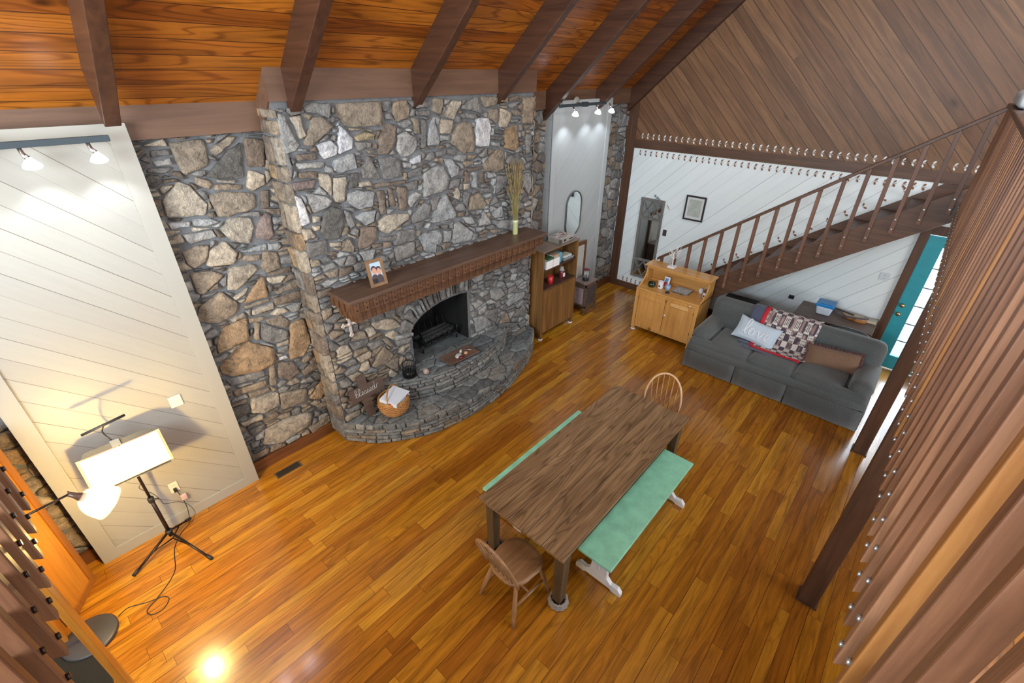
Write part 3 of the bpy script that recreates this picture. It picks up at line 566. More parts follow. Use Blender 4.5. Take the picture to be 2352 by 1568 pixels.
# hearth steps
LOW=[(1.87,4.40),(1.97,4.27),(2.09,4.12),(2.28,3.94),(2.5,3.80),(2.72,3.71),(2.96,3.65),(3.22,3.617),(3.49,3.61),(3.80,3.64),(4.1,3.695),(4.38,3.77),(4.65,3.87),(4.9,3.98),(5.10,4.10),(5.26,4.24),(5.34,4.41)]
UP=[(2.44,4.40),(2.52,4.33),(2.66,4.22),(2.84,4.11),(3.04,4.03),(3.24,3.985),(3.46,3.965),(3.70,3.97),(3.93,3.99),(4.15,4.04),(4.36,4.12),(4.53,4.20),(4.65,4.30),(4.70,4.40)]
def hearth(name,outline,z0,z1,rowh,seed,back,cap_pal,side_pal):
    rnd=random.Random(seed); mb=MB()
    P=spline([Vector((a,b)) for a,b in outline],4)
    ol=[tuple(p) for p in P]+[(P[-1].x,back),(P[0].x,back)]
    mb.prism([(x,y,z0) for x,y in ol],(0,0,z1-z0-.012),1)
    # top slabs, clipped to the outline
    hl=ccw(hull(ol)); n=len(hl)
    xs=[p[0] for p in ol]; ys=[p[1] for p in ol]
    top=lambda u,v,w:(u,v,z1-.012+w)
    for Q in cells(min(xs),max(xs),min(ys),back,.30,.17,rnd,.33):
        Q=ccw(Q)
        for i in range(n):
            a,b=hl[i],hl[(i+1)%n]; ex,ey=b[0]-a[0],b[1]-a[1]; l=math.hypot(ex,ey)
            if l<1e-6: continue
            nn=(ey/l,-ex/l); Q=clip(Q,(a[0]+nn[0]*.012,a[1]+nn[1]*.012),nn)
            if len(Q)<3: break
        if len(Q)<3: continue
        Q=inset(Q,.005)
        if len(Q)<3 or abs(parea(Q))<.0015: continue
        stone(mb,Q,.014*rnd.uniform(.7,1.5),jcol(SC[rnd.choice(cap_pal)],rnd,.2),top,rnd,rough=.02)
    # courses of thin stones around the riser
    Ls=[0]
    for a,b in zip(P,P[1:]): Ls.append(Ls[-1]+(b-a).length)
    def at(s):
        s=max(0,min(Ls[-1]-1e-5,s))
        for i in range(len(Ls)-1):
            if Ls[i+1]>=s: break
        t=(s-Ls[i])/(Ls[i+1]-Ls[i]); p=P[i].lerp(P[i+1],t); d=(P[i+1]-P[i]).normalized(); return p,Vector((d.y,-d.x))
    def side(u,v,w):
        p,nn=at(u); q=p+nn*w; return (q.x,q.y,v)
    z=z0
    while z<z1-.02:
        h=min(rowh*rnd.uniform(.7,1.25),z1-z); s=0
        if z1-z-h<.02: h=z1-z
        while s<Ls[-1]-.02:
            w=min(rnd.uniform(.09,.30),Ls[-1]-s)
            stone(mb,[(s+.004,z+.004+rnd.uniform(0,.006)),(s+w-.004,z+.004+rnd.uniform(0,.006)),(s+w-.004,z+h-.004),(s+.004,z+h-.004)],rnd.uniform(.012,.035),jcol(SC[rnd.choice(side_pal)],rnd,.2),side,rnd,rough=.1)
            s+=w
        z+=h
    return mb.build(name,[stone_m,hearth_m],fp)
SC['S']=(.14,.155,.16); SC['s']=(.19,.205,.205); SC['M']=(.24,.24,.225)
hearth('lower_hearth',LOW,0,.28,.062,3,YB+.02,'SSsSM','MTsGMs')
hearth('raised_hearth',UP,.28,.58,.065,5,YB+.02,'SSs','sMGsM')
h2=MB(); h2.box((3.0,YB,.5),(3.985,YB+.62,.58)); h2.build('firebox_floor',hearth_m,fp)
# mantel
mt=MB(); mt.box((2.0,3.95,1.955),(5.18,YB+.01,2.0)); mobj=mt.build('mantel_shelf',mantel_m,fp,bevel=.006)
mt=MB(); mt.box((2.035,3.985,1.83),(5.14,YB,1.955)); mt.box((2.10,4.06,1.69),(5.04,YB,1.83))
x=2.06; k=0
while x<5.1:
    mt.box((x,3.965,1.835),(x+.055,3.99,1.953)); x+=.115
    k+=1
x=2.12
while x<5.0:
    mt.box((x,4.045,1.695),(x+.05,4.065,1.825)); x+=.115
for i in range(4):
    y=4.0+i*.105
    mt.box((2.018,y,1.835),(2.04,y+.05,1.953)); 
    if i: mt.box((2.085,y,1.695),(2.105,y+.05,1.825))
x=2.06
while x<5.1:
    for z in (1.865,1.92): mt.box((x+.02,3.962,z),(x+.034,3.967,z+.014),1)
    x+=.115
mt.build('mantel_band',[mantelb_m,blackmetal_m],fp,bevel=.003)
# ---------------------------------------------------------------- room shell
fl=MB(); fl.box((-3.2,-6,-.1),(9.0,4.75,0)); fl.build('floor',floor_m,kind='structure')
# ceiling slope, built in its own frame so that the boards run along x
sl=math.atan(.92); ln=(4.9+.9)/math.cos(sl)
ce=MB(); ce.box((-3.4,0,-.08),(9.0,ln,0))
co=ce.build('ceiling',ceil_m,kind='structure')
co.matrix_world=frameT((0,4.9,ceil_z(4.9)),(1,0,0),(0,-math.cos(sl),math.sin(sl)),(0,-math.sin(sl),-math.cos(sl)))
RT=-.9; RZ=ceil_z(RT)
ce=MB(); ce.box((-3.4,0,0),(9.0,ln,.08)); c2=ce.build('ceiling',ceil_m,kind='structure')
c2.matrix_world=frameT((0,RT-(4.9-RT),ceil_z(4.9)),(1,0,0),(0,math.cos(sl),math.sin(sl)),(0,-math.sin(sl),math.cos(sl)))
# rafters
def rafter(x,w,label):
    t=empty('rafter',(x,4.6,ceil_z(4.6)),label,'rafter','dark stained rafters under the sloped ceiling')
    y0,y1=(4.71 if x>.9 else 4.40),RT; d=.345
    m=MB(); m.prism([(x-w/2,y0,ceil_z(y0)+.02),(x-w/2,y1,ceil_z(y1)+.02),(x-w/2,y1,ceil_z(y1)-d),(x-w/2,y0,ceil_z(y0)-d)],(w,0,0))
    o=m.build('beam',raft_m,t,bevel=.006); return t
RL=['dark rafter running past the left track light','second dark rafter from the left, meeting the stone at the chimney corner','dark rafter meeting the stone above the middle of the mantel','dark rafter meeting the stone above the wheat vase','dark rafter ending beside the tall grey wall panel','dark rafter just right of the right-hand track light','dark rafter lying against the gable plank wall']
for x,l in zip((.765,2.06,3.385,4.67,5.955,7.25,8.39),RL): rafter(x,.10,l)
# blocking boards between the rafters, above the stone
def blockb(i,x0,x1,y,z0,z1,m=block_m):
    b=MB(); b.box((x0,y,z0),(x1,y+.04,z1)); return b.build('trim_%d'%i,m,kind='structure')
blockb(1,-3.2,XL0,YW-.07,3.515,3.78); blockb(2,XL0-.02,XL1+.02,YB-.025,3.755,4.03); blockb(3,XL1,8.45,YW-.07,3.515,3.78)
b=MB(); b.prism([(XL0-.022,YB+.016,3.756),(XL0-.022,YW-.07,3.52),(XL0-.022,YW-.03,3.73),(XL0-.022,YB+.016,4.0)],(.03,0,0)); b.prism([(XL1-.01,YB+.016,3.756),(XL1-.01,YW-.07,3.52),(XL1-.01,YW-.03,3.73),(XL1-.01,YB+.016,4.0)],(.03,0,0)); b.build('trim_4',block_m,kind='structure')
# baseboards
b=MB(); b.box((.86,YW-.045,0),(1.93,YW,.14)); b.box((-2.6,YW-.045,0),(-.5,YW,.14)); b.box((7.6,YW-.045,0),(XR,YW,.14)); b.box((5.5,YW-.045,0),(6.0,YW,.14)); b.build('baseboard_front',base_m,kind='structure',bevel=.004)
# beige panel on the left, grey panel on the right
def panel(name,x0,x1,z1,m,tm,fw=.125,notch=False):
    b=MB(); y=4.575
    if notch: pts=[(x0,y+.004,0),(x1,y+.004,0),(x1,y+.004,z1),(x0+.20,y+.004,z1),(x0,y+.004,z1-.17)]
    else: pts=[(x0,y+.004,0),(x1,y+.004,0),(x1,y+.004,z1),(x0,y+.004,z1)]
    b.prism(pts,(0,YW-y-.004-.005,0),0)
    for a,c in (((x0,y-.012,0),(x0+fw,y+.01,z1-(.17 if notch else 0))),((x1-fw,y-.012,0),(x1,y+.01,z1)),((x0+fw,y-.012,0),(x1-fw,y+.01,.11)),((x0+(fw if not notch else .2),y-.012,z1-.11),(x1-fw,y+.01,z1))):
        b.box(a,c,1)
    return b.build(name,[m,tm],kind='structure')
panel('wall_panel_left',-.54,.865,3.645,ship_b,trim_b); panel('wall_panel_right',6.0,7.62,3.62,ship_r,trim_r,.11,True)
# right (gable) wall
w=MB(); w.box((XR+.008,-1.02-.14,0),(XR+.15,-6,2.78)); w.box((XR+.008,-.06,0),(XR+.15,4.75,2.78)); w.box((XR+.008,-1.16,2.16),(XR+.15,-.06,2.78))
w.build('wall_right',ship_w,kind='structure')
w=MB(); w.prism([(XR,4.75,2.77),(XR,4.75,3.75),(XR,RT,RZ+.1),(XR,-6,ceil_z(4.75)-.2),(XR,-6,2.77)],(.15,0,0)); w.build('wall_right_gable',gable_m,kind='structure')
w=MB(); w.box((XR-.014,-6,2.785),(XR+.02,4.5,2.915)); w.build('trim_5',brownY,kind='structure')
w=MB(); w.box((XR-.02,4.50,0),(XR+.02,4.68,3.62)); w.build('trim_6',brownZ,kind='structure')
w=MB(); w.box((XR-.014,3.0,0),(XR+.02,4.5,.13)); w.box((XR-.014,-.03,0),(XR+.02,3.0,.10)); w.build('baseboard_right',brownY,kind='structure')
# stencilled leaves (thin paint) on the walls
def leaves(name,m,rows,size,label=None):
    b=MB(); rnd=random.Random(4)
    for (y,z,ang) in rows:
        for sg in (-1,1):
            for q,(o,f) in enumerate(((.0,1),)):
                a=ang+sg*.95+rnd.uniform(-.12,.12)
                cx,cz=y+o+math.cos(a)*size*.8,z+math.sin(a)*size*.8
                l,wd=size*.52,size*.30*rnd.uniform(.8,1.1)
                vs=[(XR-.0018,cx+math.cos(a)*l*math.cos(t)-math.sin(a)*wd*math.sin(t),cz+math.sin(a)*l*math.cos(t)+math.cos(a)*wd*math.sin(t)) for t in [2*PI*k/10 for k in range(10)]]
                b.prism(vs,(.003,0,0))
        b.box((XR-.001,y-size*1.1,z-.002),(XR+.002,y+size*.1,z+.002))
    return b.build(name,m,kind='structure')
leafw_m=plain('white_stencil',(.72,.76,.78),.6); leafb_m=plain('brown_stencil',(.22,.085,.04),.6)
leaves('trim_7',leafw_m,[(4.38-.108*i,2.985,PI) for i in range(50)],.042)
leaves('trim_8',leafb_m,[(4.38-.108*i,2.70,PI) for i in range(42)]+[(4.38-.1*i,.19,PI) for i in range(6)]+[(2.62-.19*i,.86+.19*.745*i+.06,PI*.8) for i in range(13)],.042)
# closing walls that the photo does not show, left open above so that sky light enters
w=MB(); w.box((-3.2,-6,0),(9,-5.85,2.75)); w.build('wall_back',ship_w,kind='structure')
w=MB(); w.box((-3.3,-6,0),(-3.2,4.75,2.75)); w.build('wall_left',ship_w,kind='structure')
# loft
LZ=2.75
w=MB(); w.box((-.42,-6,LZ-.05),(XR,-.30,LZ)); w.box((-3.2,-6,LZ-.05),(-.42,2.32,LZ)); w.build('floor_loft',floor_m,kind='structure')
w=MB(); w.box((-.40,-.34,2.46),(7.5,-.295,LZ+.01)); w.build('trim_9',brownX,kind='structure')
w=MB(); w.box((-.43,-.34,2.46),(-.385,2.32,LZ+.01)); w.build('trim_10',brownY,kind='structure')
# ---------------------------------------------------------------- stairs
XS=7.5
def st(y): return 2.71-.722*y           # top edge of the open stringer
brownZ2=wood('stair_baluster_wood',(.085,.036,.02),(.17,.078,.045),'Z',.45,22)
stairs=empty('staircase',(7.95,2.7,0),'brown wooden staircase climbing along the white plank wall to the loft','staircase')
b=MB()
ya,yb=2.86,-.30
b.prism([(XS,ya,st(ya)),(XS,yb,st(yb)),(XS,yb,st(yb)-.40),(XS,3.05,max(0,st(3.05)-.40)),(XS,3.2,0),(XS,3.42,0),(XS,3.42,.24)],(.045,0,0)); b.build('stringer',brownY,stairs,bevel=.004)
b=MB(); off=.03
b.prism([(XR-.03,3.3,.16),(XR-.03,ya,st(ya)+off),(XR-.03,-.05,st(-.05)+off),(XR-.03,-.30,st(-.05)+off),(XR-.03,-.30,st(yb)-.38),(XR-.03,3.05,0),(XR-.03,3.3,0)],(.029,0,0)); b.build('wall_skirt',brownY,stairs)
n=13
for i in range(n):
    z=(i+1)*LZ/(n+1); y=(2.71-z-.10)/.722
    b=MB(); b.box((XS+.045,y-.14,z-.035),(XR-.03,y+.14,z)); b.build('tread',brownX,stairs,bevel=.004)
    
def hr(y): return st(y)+.83
b=MB(); hp=[(XS-.02,2.88,hr(2.88)-.03),(XS-.02,-.30,hr(-.30)-.03)]
b.prism([(XS-.055,3.24,hr(3.24)-.05),(XS-.055,-.30,hr(-.30)-.05),(XS-.055,-.30,hr(-.30)),(XS-.055,3.24,hr(3.24))],(.085,0,0)); b.build('handrail',brownY,stairs,bevel=.006)
y=3.167; i=0
rb=random.Random(9)
while y>-.3:
    b=MB(); b.box((XS-.045,y-.023,max(.02,st(y)-.26)),(XS,y+.023,hr(y)-.04)); o=b.build('baluster',brownZ2,stairs,bevel=.003)
    for dz in (-.08,-.2): k=MB(); k.tube([(XS-.045,y,st(y)+dz),(XS-.053,y,st(y)+dz)],.009,6); k.build('bolt',steel_m,o)
    y-=.2235; i+=1
# ---------------------------------------------------------------- loft railings
HZ=3.71
def railing(name,loc,label,along,ys):
    t=empty(name,loc,label,'railing')
    for i,u in enumerate(ys):
        mm=rail_ms[(0,1,0,1,1,0,2,1,0,0)[(i*7)%10]]; b=MB(); zb=2.49; s=.021
        if along=='x': pts=[(u-s,-.295,zb+.035),(u-s,-.252,zb),(u-s,-.252,HZ-.01),(u-s,-.295,HZ-.01)]; b.prism(pts,(2*s,0,0))
        else: pts=[(-.385,u-s,zb+.035),(-.342,u-s,zb),(-.342,u-s,HZ-.01),(-.385,u-s,HZ-.01)]; b.prism(pts,(0,2*s,0))
        o=b.build('baluster',mm,t,bevel=.004)
        for z in (2.565,2.70):
            k=MB()
            if along=='x': k.tube([(u,-.252,z),(u,-.243,z)],.0105,6)
            else: k.tube([(-.342,u,z),(-.333,u,z)],.0105,6)
            k.build('bolt',steel_m if along=='x' else blackmetal_m,o)
    b=MB()
    if along=='x': b.box((-.38,-.315,HZ),(XS+.02,-.24,HZ+.04)); m=rail_h
    else: b.box((-.40,-.30,HZ),(-.33,2.30,HZ+.04)); m=brownY
    b.build('handrail',m,t,bevel=.008); return t
railing('loft_railing',(3.5,-.27,2.5),'redwood loft railing of closely set balusters filling the right side','x',[-.14+.147*i for i in range(52)])
railing('loft_railing',(-.36,1.0,2.5),'short loft railing seen edge-on in the lower left corner','y',[2.235-.155*i for i in range(16)])
# posts on the floor
def post(x0,y0,x1,y1,label,foot=True):
    t=empty('support_post',((x0+x1)/2,(y0+y1)/2,0),label,'post','dark posts holding up the loft edge')
    b=MB(); b.box((x0,y0,0),(x1,y1,2.47)); b.build('shaft',brownZ,t,bevel=.006)
    if foot:
        b=MB(); b.box((x0-.012,y0-.012,0),(x1+.012,y1+.012,.018)); b.build('foot_trim',brownX,t)
post(5.95,-.46,6.09,-.32,'dark brown post on the floor beside the sofa end'); post(3.46,-.46,3.60,-.32,'dark brown post standing alone in the lower right, nearest of the two')
b=MB(); b.box((-.567,2.65,0),(-.533,2.79,2.70)); o=b.build('plank_post',orange_m,bevel=.004,world=False); tag(o,'orange-lit wooden plank post beside the round lamp base','post')
# ---------------------------------------------------------------- door
d=empty('door_1',(XR,-.6,0),'teal glazed door','door'); del d['label']; del d['category']; d['kind']='structure'
b=MB(); y0,y1=-1.03,-.14; X=XR+.01
b.box((X,y0,.02),(X+.045,y0+.19,2.10)); b.box((X,y1-.19,.02),(X+.045,y1,2.10)); b.box((X,y0+.19,.02),(X+.045,y1-.19,.24)); b.box((X,y0+.19,1.96),(X+.045,y1-.19,2.10))
b.build('door_leaf',teal_m,d,bevel=.004)
b=MB(); b.box((X+.018,y0+.19,.24),(X+.024,y1-.19,1.96)); b.build('pane',pane_m,d)
b=MB()
for z in (.5,.79,1.08,1.37,1.66): b.box((X+.012,y0+.19,z-.006),(X+.03,y1-.19,z+.006))
b.build('muntin',black_m,d)
b=MB()
for z in (.92,1.06): b.lathe([(0,-.03),(.028,-.03),(.03,-.01),(.02,0),(.012,.012)],(0,0,0),16,0,Tm((X-.012,-.20,z),(0,PI/2,0)))
b.build('door_knob',brass_m,d)
b=MB(); b.box((XR-.03,-.14,0),(XR+.03,-.03,2.24)); b.box((XR-.03,-1.14,0),(XR+.03,-1.03,2.24)); b.box((XR-.03,-1.03,2.12),(XR+.03,-.14,2.24)); b.build('trim_11',brownZ,kind='structure',bevel=.004)
b=MB(); b.box((8.6,-4,-.14),(14,4,-.06)); b.build('floor_porch',plain('porch_boards',(.62,.66,.68),.6),kind='structure')
# ---------------------------------------------------------------- dining table
t=empty('dining_table',(3.065,1.615,0),'long dark oak dining table in the middle of the floor','table')
tx0,tx1,ty0,ty1=1.915,4.22,1.15,2.08
ws=[.215,.165,.185,.165,.20]; b=MB(); y=ty0
for w_ in ws:
    b.box((tx0,y+.002,.722),(tx1,y+w_-.002,.75)); y+=w_
b.build('tabletop',tabtop_m,t,bevel=.003)
b=MB()
for a,c in (((tx0+.10,ty0+.09,.62),(tx1-.10,ty0+.115,.722)),((tx0+.10,ty1-.115,.62),(tx1-.10,ty1-.09,.722)),((tx0+.09,ty0+.10,.62),(tx0+.115,ty1-.10,.722)),((tx1-.115,ty0+.10,.62),(tx1-.09,ty1-.10,.722))): b.box(a,c)
b.build('apron',apron_m,t)
cup=[plain('grey_rope',(.30,.27,.25),.9,bumps=(60,.6,.004)),plain('navy_wool',(.03,.03,.05),.9)]
for i,(x,y) in enumerate(((2.02,1.225),(2.02,2.005),(4.115,1.225),(4.115,2.005))):
    b=MB(); s=.05; s2=.042
    b.add([(x-s2,y-s2,.0),(x+s2,y-s2,.0),(x+s2,y+s2,.0),(x-s2,y+s2,.0),(x-s,y-s,.722),(x+s,y-s,.722),(x+s,y+s,.722),(x-s,y+s,.722)],[(0,3,2,1),(4,5,6,7),(0,1,5,4),(1,2,6,5),(2,3,7,6),(3,0,4,7)])
    lg=b.build('leg',tableg_m,t,bevel=.008)
    b=MB()
    for k in range(3):
        r=.078-.004*k; pts=[(x+(r+.004*math.cos(12*a))*math.cos(a),y+(r+.004*math.cos(12*a))*math.sin(a),.014+.02*k) for a in [2*PI*q/40 for q in range(40)]]
        b.tube(pts,.013,6,closed=True)
    c_=b.build('leg_cup',cup[1 if i==1 else 0],lg)
# ---------------------------------------------------------------- benches
def bench(x0,x1,yc,label):
    t=empty('bench',((x0+x1)/2,yc,0),label,'bench','mint topped trestle benches at the dining table')
    b=MB(); b.box((x0,yc-.165,.42),(x1,yc+.165,.45)); b.build('seat',mint_m,t,bevel=.006)
    for x in (x0+.145,x1-.20):
        b=MB(); tt=.042
        foot=[(-.235,0),(-.235,.045),(-.20,.085),(-.13,.075),(-.085,.12),(-.075,.30),(-.12,.40),(-.12,.42),(.12,.42),(.12,.40),(.075,.30),(.085,.12),(.13,.075),(.20,.085),(.235,.045),(.235,0),(.15,0),(.12,.02),(-.12,.02),(-.15,0)]
        b.prism([(x-tt/2,yc+a,z) for a,z in foot],(tt,0,0)); b.build('trestle',white_m,t,bevel=.004)
    b=MB(); b.box((x0+.10,yc-.015,.19),(x1-.15,yc+.015,.25)); b.build('stretcher',white_m,t,bevel=.004)
bench(2.285,3.93,1.08,'mint green bench with white legs, on the near side facing the balusters'); bench(2.2,3.84,2.16,'mint green bench mostly hidden on the fireplace side of the table')
# ---------------------------------------------------------------- windsor chairs
def chair(loc,rz,label,bm,sm,gm,tint):
    t=empty('windsor_chair',loc,label,'chair','bow back chairs at the table ends',rz)
    b=MB(); pts=[]
    for k in range(28):
        a=2*PI*k/28; r=1; x=math.copysign(abs(math.cos(a))**.72,math.cos(a))*.205; y=math.copysign(abs(math.sin(a))**.72,math.sin(a))*(.205 if x>0 else .195); pts.append((x,y))
    vs=[];fs=[]
    rings=[(.90,.415),(1,.43),(1,.447),(.96,.456),(.80,.452),(.4,.446)]
    for s_,z in rings:
        for x,y in pts: vs.append((x*s_,y*s_,z))
    n=28
    for i in range(5):
        for k in range(n): fs.append((i*n+k,i*n+(k+1)%n,(i+1)*n+(k+1)%n,(i+1)*n+k))
    fs+=[tuple(range(n))[::-1],tuple(range(5*n,6*n))]; b.add(vs,fs,0,True); b.build('seat',sm,t,world=False)
    L_=[]
    for sx,sy in ((1,1),(1,-1),(-1,1),(-1,-1)):
        top=Vector((sx*.13,sy*.13,.43)); bot=Vector((sx*.215 if sx>0 else -.235,sy*.205,.0)); b=MB()
        b.tube([top.lerp(bot,q) for q in (0,.25,.5,.7,1)],[.013,.018,.021,.018,.012],8); b.build('leg',gm,t,world=False); L_.append((top,bot))
    for (a,c) in ((0,2),(1,3)):
        b=MB(); p=L_[a][0].lerp(L_[a][1],.55); q=L_[c][0].lerp(L_[c][1],.55); b.tube([p,p.lerp(q,.5),q],[.009,.014,.009],8); b.build('stretcher',gm,t,world=False)
    b=MB(); p=(L_[0][0].lerp(L_[0][1],.55)+L_[2][0].lerp(L_[2][1],.55))/2; q=(L_[1][0].lerp(L_[1][1],.55)+L_[3][0].lerp(L_[3][1],.55))/2
    b.tube([p,p.lerp(q,.5),q],[.009,.014,.009],8); b.build('stretcher',gm,t,world=False)
    lean=lambda z:-.165-(z-.45)*.30
    bow=[]
    for k in range(25):
        a=PI*k/24; y=-.215*math.cos(a); z=.45+.49*(math.sin(a)**.62 if 0<k<24 else 0)
        y*= (1-.0*math.sin(a)); bow.append((lean(z),y*(.86+.14*min(1,(z-.45)/.15)),z))
    bow=[(p[0],p[1],p[2]) for p in bow]; b=MB(); b.tube(bow,.0125,8); b.build('back_bow',bm,t,world=False)
    for k in range(6):
        yy=(-2.5+k)/2.5; y0=yy*.125; y1=yy*.150
        # height of the bow above y1
        c=min(bow,key=lambda p:abs(p[1]-y1)+(0 if p[2]>.7 else 9))
        b=MB(); b.tube([(lean(.45),y0,.45),((lean(.45)+c[0])/2,(y0+y1)/2,(.45+c[2])/2),(c[0],y1,c[2])],[.0055,.0075,.005],6); b.build('spindle',tint,t,world=False)
    return t
chair((1.835,1.56,0),math.radians(-3),'brown wooden bow back chair with full seat visible, at the near table end',chairl2_m,chairw_m,chairl2_m,chairw_m)
chair((4.29,1.50,0),math.radians(180+22),'pale bow back chair at the far table end, seat hidden under the table',chairl_m,chairw_m,chairl_m,chairl2_m)
# ---------------------------------------------------------------- sofa
t=empty('sofa',(6.95,.87,0),'dark grey three-seat sofa with skirt standing in front of the stairs','sofa')
sy0,sy1=-.30,2.08
b=MB(); 
# skirt : panels with pleat gaps
fr=[]
for (a,c) in ((sy0+.02,.60),(.615,1.30),(1.315,sy1-.02)):
    m_=8; vs=[]
    for i in range(m_+1):
        y=a+(c-a)*i/m_; w_=.006*math.sin(i*2.1); vs+= [(6.372+w_,y,.012),(6.392,y,.30)]
    n0=len(vs); vs2=[(x+.02,y,z) for x,y,z in vs]
    fs=[(2*i,2*i+1,2*i+3,2*i+2) for i in range(m_)]+[(n0+2*i,n0+2*i+2,n0+2*i+3,n0+2*i+1) for i in range(m_)]+[(0,n0,n0+1,1),(2*m_,2*m_+1,n0+2*m_+1,n0+2*m_),]+[(2*i,2*i+2,n0+2*i+2,n0+2*i) for i in range(m_)]
    b.add(vs+vs2,fs,0,True)
b.box((6.392,sy0+.01,.02),(7.42,sy0+.03,.30)); b.box((6.392,sy1-.03,.02),(7.42,sy1-.01,.30)); b.build('skirt',sofa_m,t)
b=MB(); b.soft((6.93,.89,.24),(1.02,sy1-sy0-.06,.34),.05,8); b.soft((6.43,.89,.355),(.10,sy1-sy0-.03,.13),.05,8); b.build('base',sofa_m,t)
for i,(a,c) in enumerate(((.02,.60),(.605,1.185),(1.19,1.77))):
    b=MB(); b.soft((6.80,(a+c)/2,.425),(.80,c-a,.15),.055,10,puff=.02)
    if i!=1: q0,q1=((sy0+.03,a+.12) if i==0 else (c-.12,sy1-.03)); b.soft((6.475,(q0+q1)/2,.425),(.15,q1-q0,.148),.055,10)
    b.build('seat_cushion',sofa_m,t)
b=MB(); 
for i,(a,c) in enumerate(((-.24,.88),(.87,2.03))):
    T=Tm((7.24,(a+c)/2,.675),(0,math.radians(12),0)); b.soft((0,0,0),(.27,c-a+.02,.50),.12,12,T=T)
b.soft((7.37,.89,.48),(.18,sy1-sy0-.12,.74),.085,10); b.build('backrest',sofa_m,t)
for sg,yc in ((1,1.93),(-1,-.15)):
    b=MB(); T=Tm((6.87,yc,.0)); 
    b.soft((.03,0,.34),(.86,.22,.42),.06,8,T=T)
    prof=[]
    # rolled arm top
    b.soft((.03,0,.525),(.86,.27,.20),.10,12,T=T,puff=.01); b.build('armrest',sofa_m,t)
# quilt over the back
def cloth_strip(path,y0,y1,n,wob,rnd,mi=0,mb=None,th=.008,tilt=0.0):
    """path : list of (x,z) from the top back to the seat front"""
    P=spline([Vector((a,0,c)) for a,c in path],6); m=len(P)
    vs=[]
    for layer in (0,1):
        for i,p in enumerate(P):
            for j in range(n+1):
                y=y0+(y1-y0)*j/n+tilt*i/m
                dz=wob*(math.sin(j*1.7+i*.35)+.5*math.sin(j*.9-i*.6)); vs.append((p.x-layer*-.0+dz*.6-(th*layer),y,p.z+dz*.5+th*(1-layer)*.0))
    N_=(n+1)*m; fs=[];
    for i in range(m-1):
        for j in range(n):
            a=i*(n+1)+j; fs.append((a,a+1,a+n+2,a+n+1)); fs.append((N_+a,N_+a+n+1,N_+a+n+2,N_+a+1))
    for j in range(n): fs.append((j,N_+j,N_+j+1,j+1)); a=(m-1)*(n+1)+j; fs.append((a,a+1,N_+a+1,N_+a))
    for i in range(m-1): a=i*(n+1); fs.append((a,a+n+1,N_+a+n+1,N_+a)); a+=n; fs.append((a,N_+a,N_+a+n+1,a+n+1))
    mb.add(vs,fs,mi,True)
def quilt_mat():
    m,nt,b=mat('quilt_patchwork'); b.inputs['Roughness'].default_value=.9
    v=coords(nt,rot=(0,0,0)); s=N(nt,'ShaderNodeSeparateXYZ'); L(nt,v,s.inputs[0])
    y=M_(nt,'ADD',s.outputs[1],M_(nt,'MULTIPLY',s.outputs[2],.0)); z=M_(nt,'MULTIPLY',M_(nt,'SUBTRACT',s.outputs[2],s.outputs[0]),.80)
    q=.070; a=M_(nt,'FLOOR',M_(nt,'DIVIDE',y,q)); c=M_(nt,'FLOOR',M_(nt,'DIVIDE',z,q*.62)); par=M_(nt,'ABSOLUTE',M_(nt,'MODULO',M_(nt,'ADD',a,c),2))
    cm=N(nt,'ShaderNodeCombineXYZ'); L(nt,y,cm.inputs[0]); L(nt,z,cm.inputs[1])
    vo=N(nt,'ShaderNodeTexVoronoi'); vo.inputs['Scale'].default_value=52; vo.inputs['Randomness'].default_value=.15; L(nt,cm.outputs[0],vo.inputs['Vector'])
    dots=mix(nt,M_(nt,'LESS_THAN',vo.outputs['Distance'],.26),(.62,.60,.56),(.06,.05,.06))
    v2=N(nt,'ShaderNodeTexVoronoi'); v2.inputs['Scale'].default_value=24; L(nt,cm.outputs[0],v2.inputs['Vector'])
    leaf=ramp(nt,v2.outputs['Distance'],[(.18,(.42,.32,.29)),(.42,(.25,.17,.17)),(.6,(.07,.055,.08))])
    L(nt,mix(nt,M_(nt,'GREATER_THAN',par,.5),dots,leaf),b.inputs['Base Color']); return m
qm=quilt_mat()
t=empty('quilt',(7.15,1.0,.6),'patchwork quilt with red and navy border draped over the sofa back','quilt')
qp=[(7.50,.80),(7.36,.925),(7.23,.935),(7.10,.83),(7.035,.65),(6.93,.545),(6.74,.53)]
b=MB(); cloth_strip(qp,.55,1.24,14,.004,None,0,b,tilt=.0); b.build('patchwork',qm,t)
b=MB(); cloth_strip([(a-.004,c+.004) for a,c in qp],1.24,1.30,3,.003,None,0,b); b.build('red_border',red_m,t)
b=MB(); cloth_strip([(a-.002,c+.002) for a,c in qp],1.30,1.46,5,.004,None,0,b); b.build('navy_border',navy_m,t)
b=MB(); cloth_strip([(6.745,.532),(6.715,.531),(6.69,.528)],.60,1.27,10,.003,None,0,b); b.build('red_border',red_m,t)
b=MB(); cloth_strip([(6.80,.525),(6.70,.522),(6.64,.518)],.95,1.40,6,.003,None,0,b); b.build('navy_border',navy_m,t)
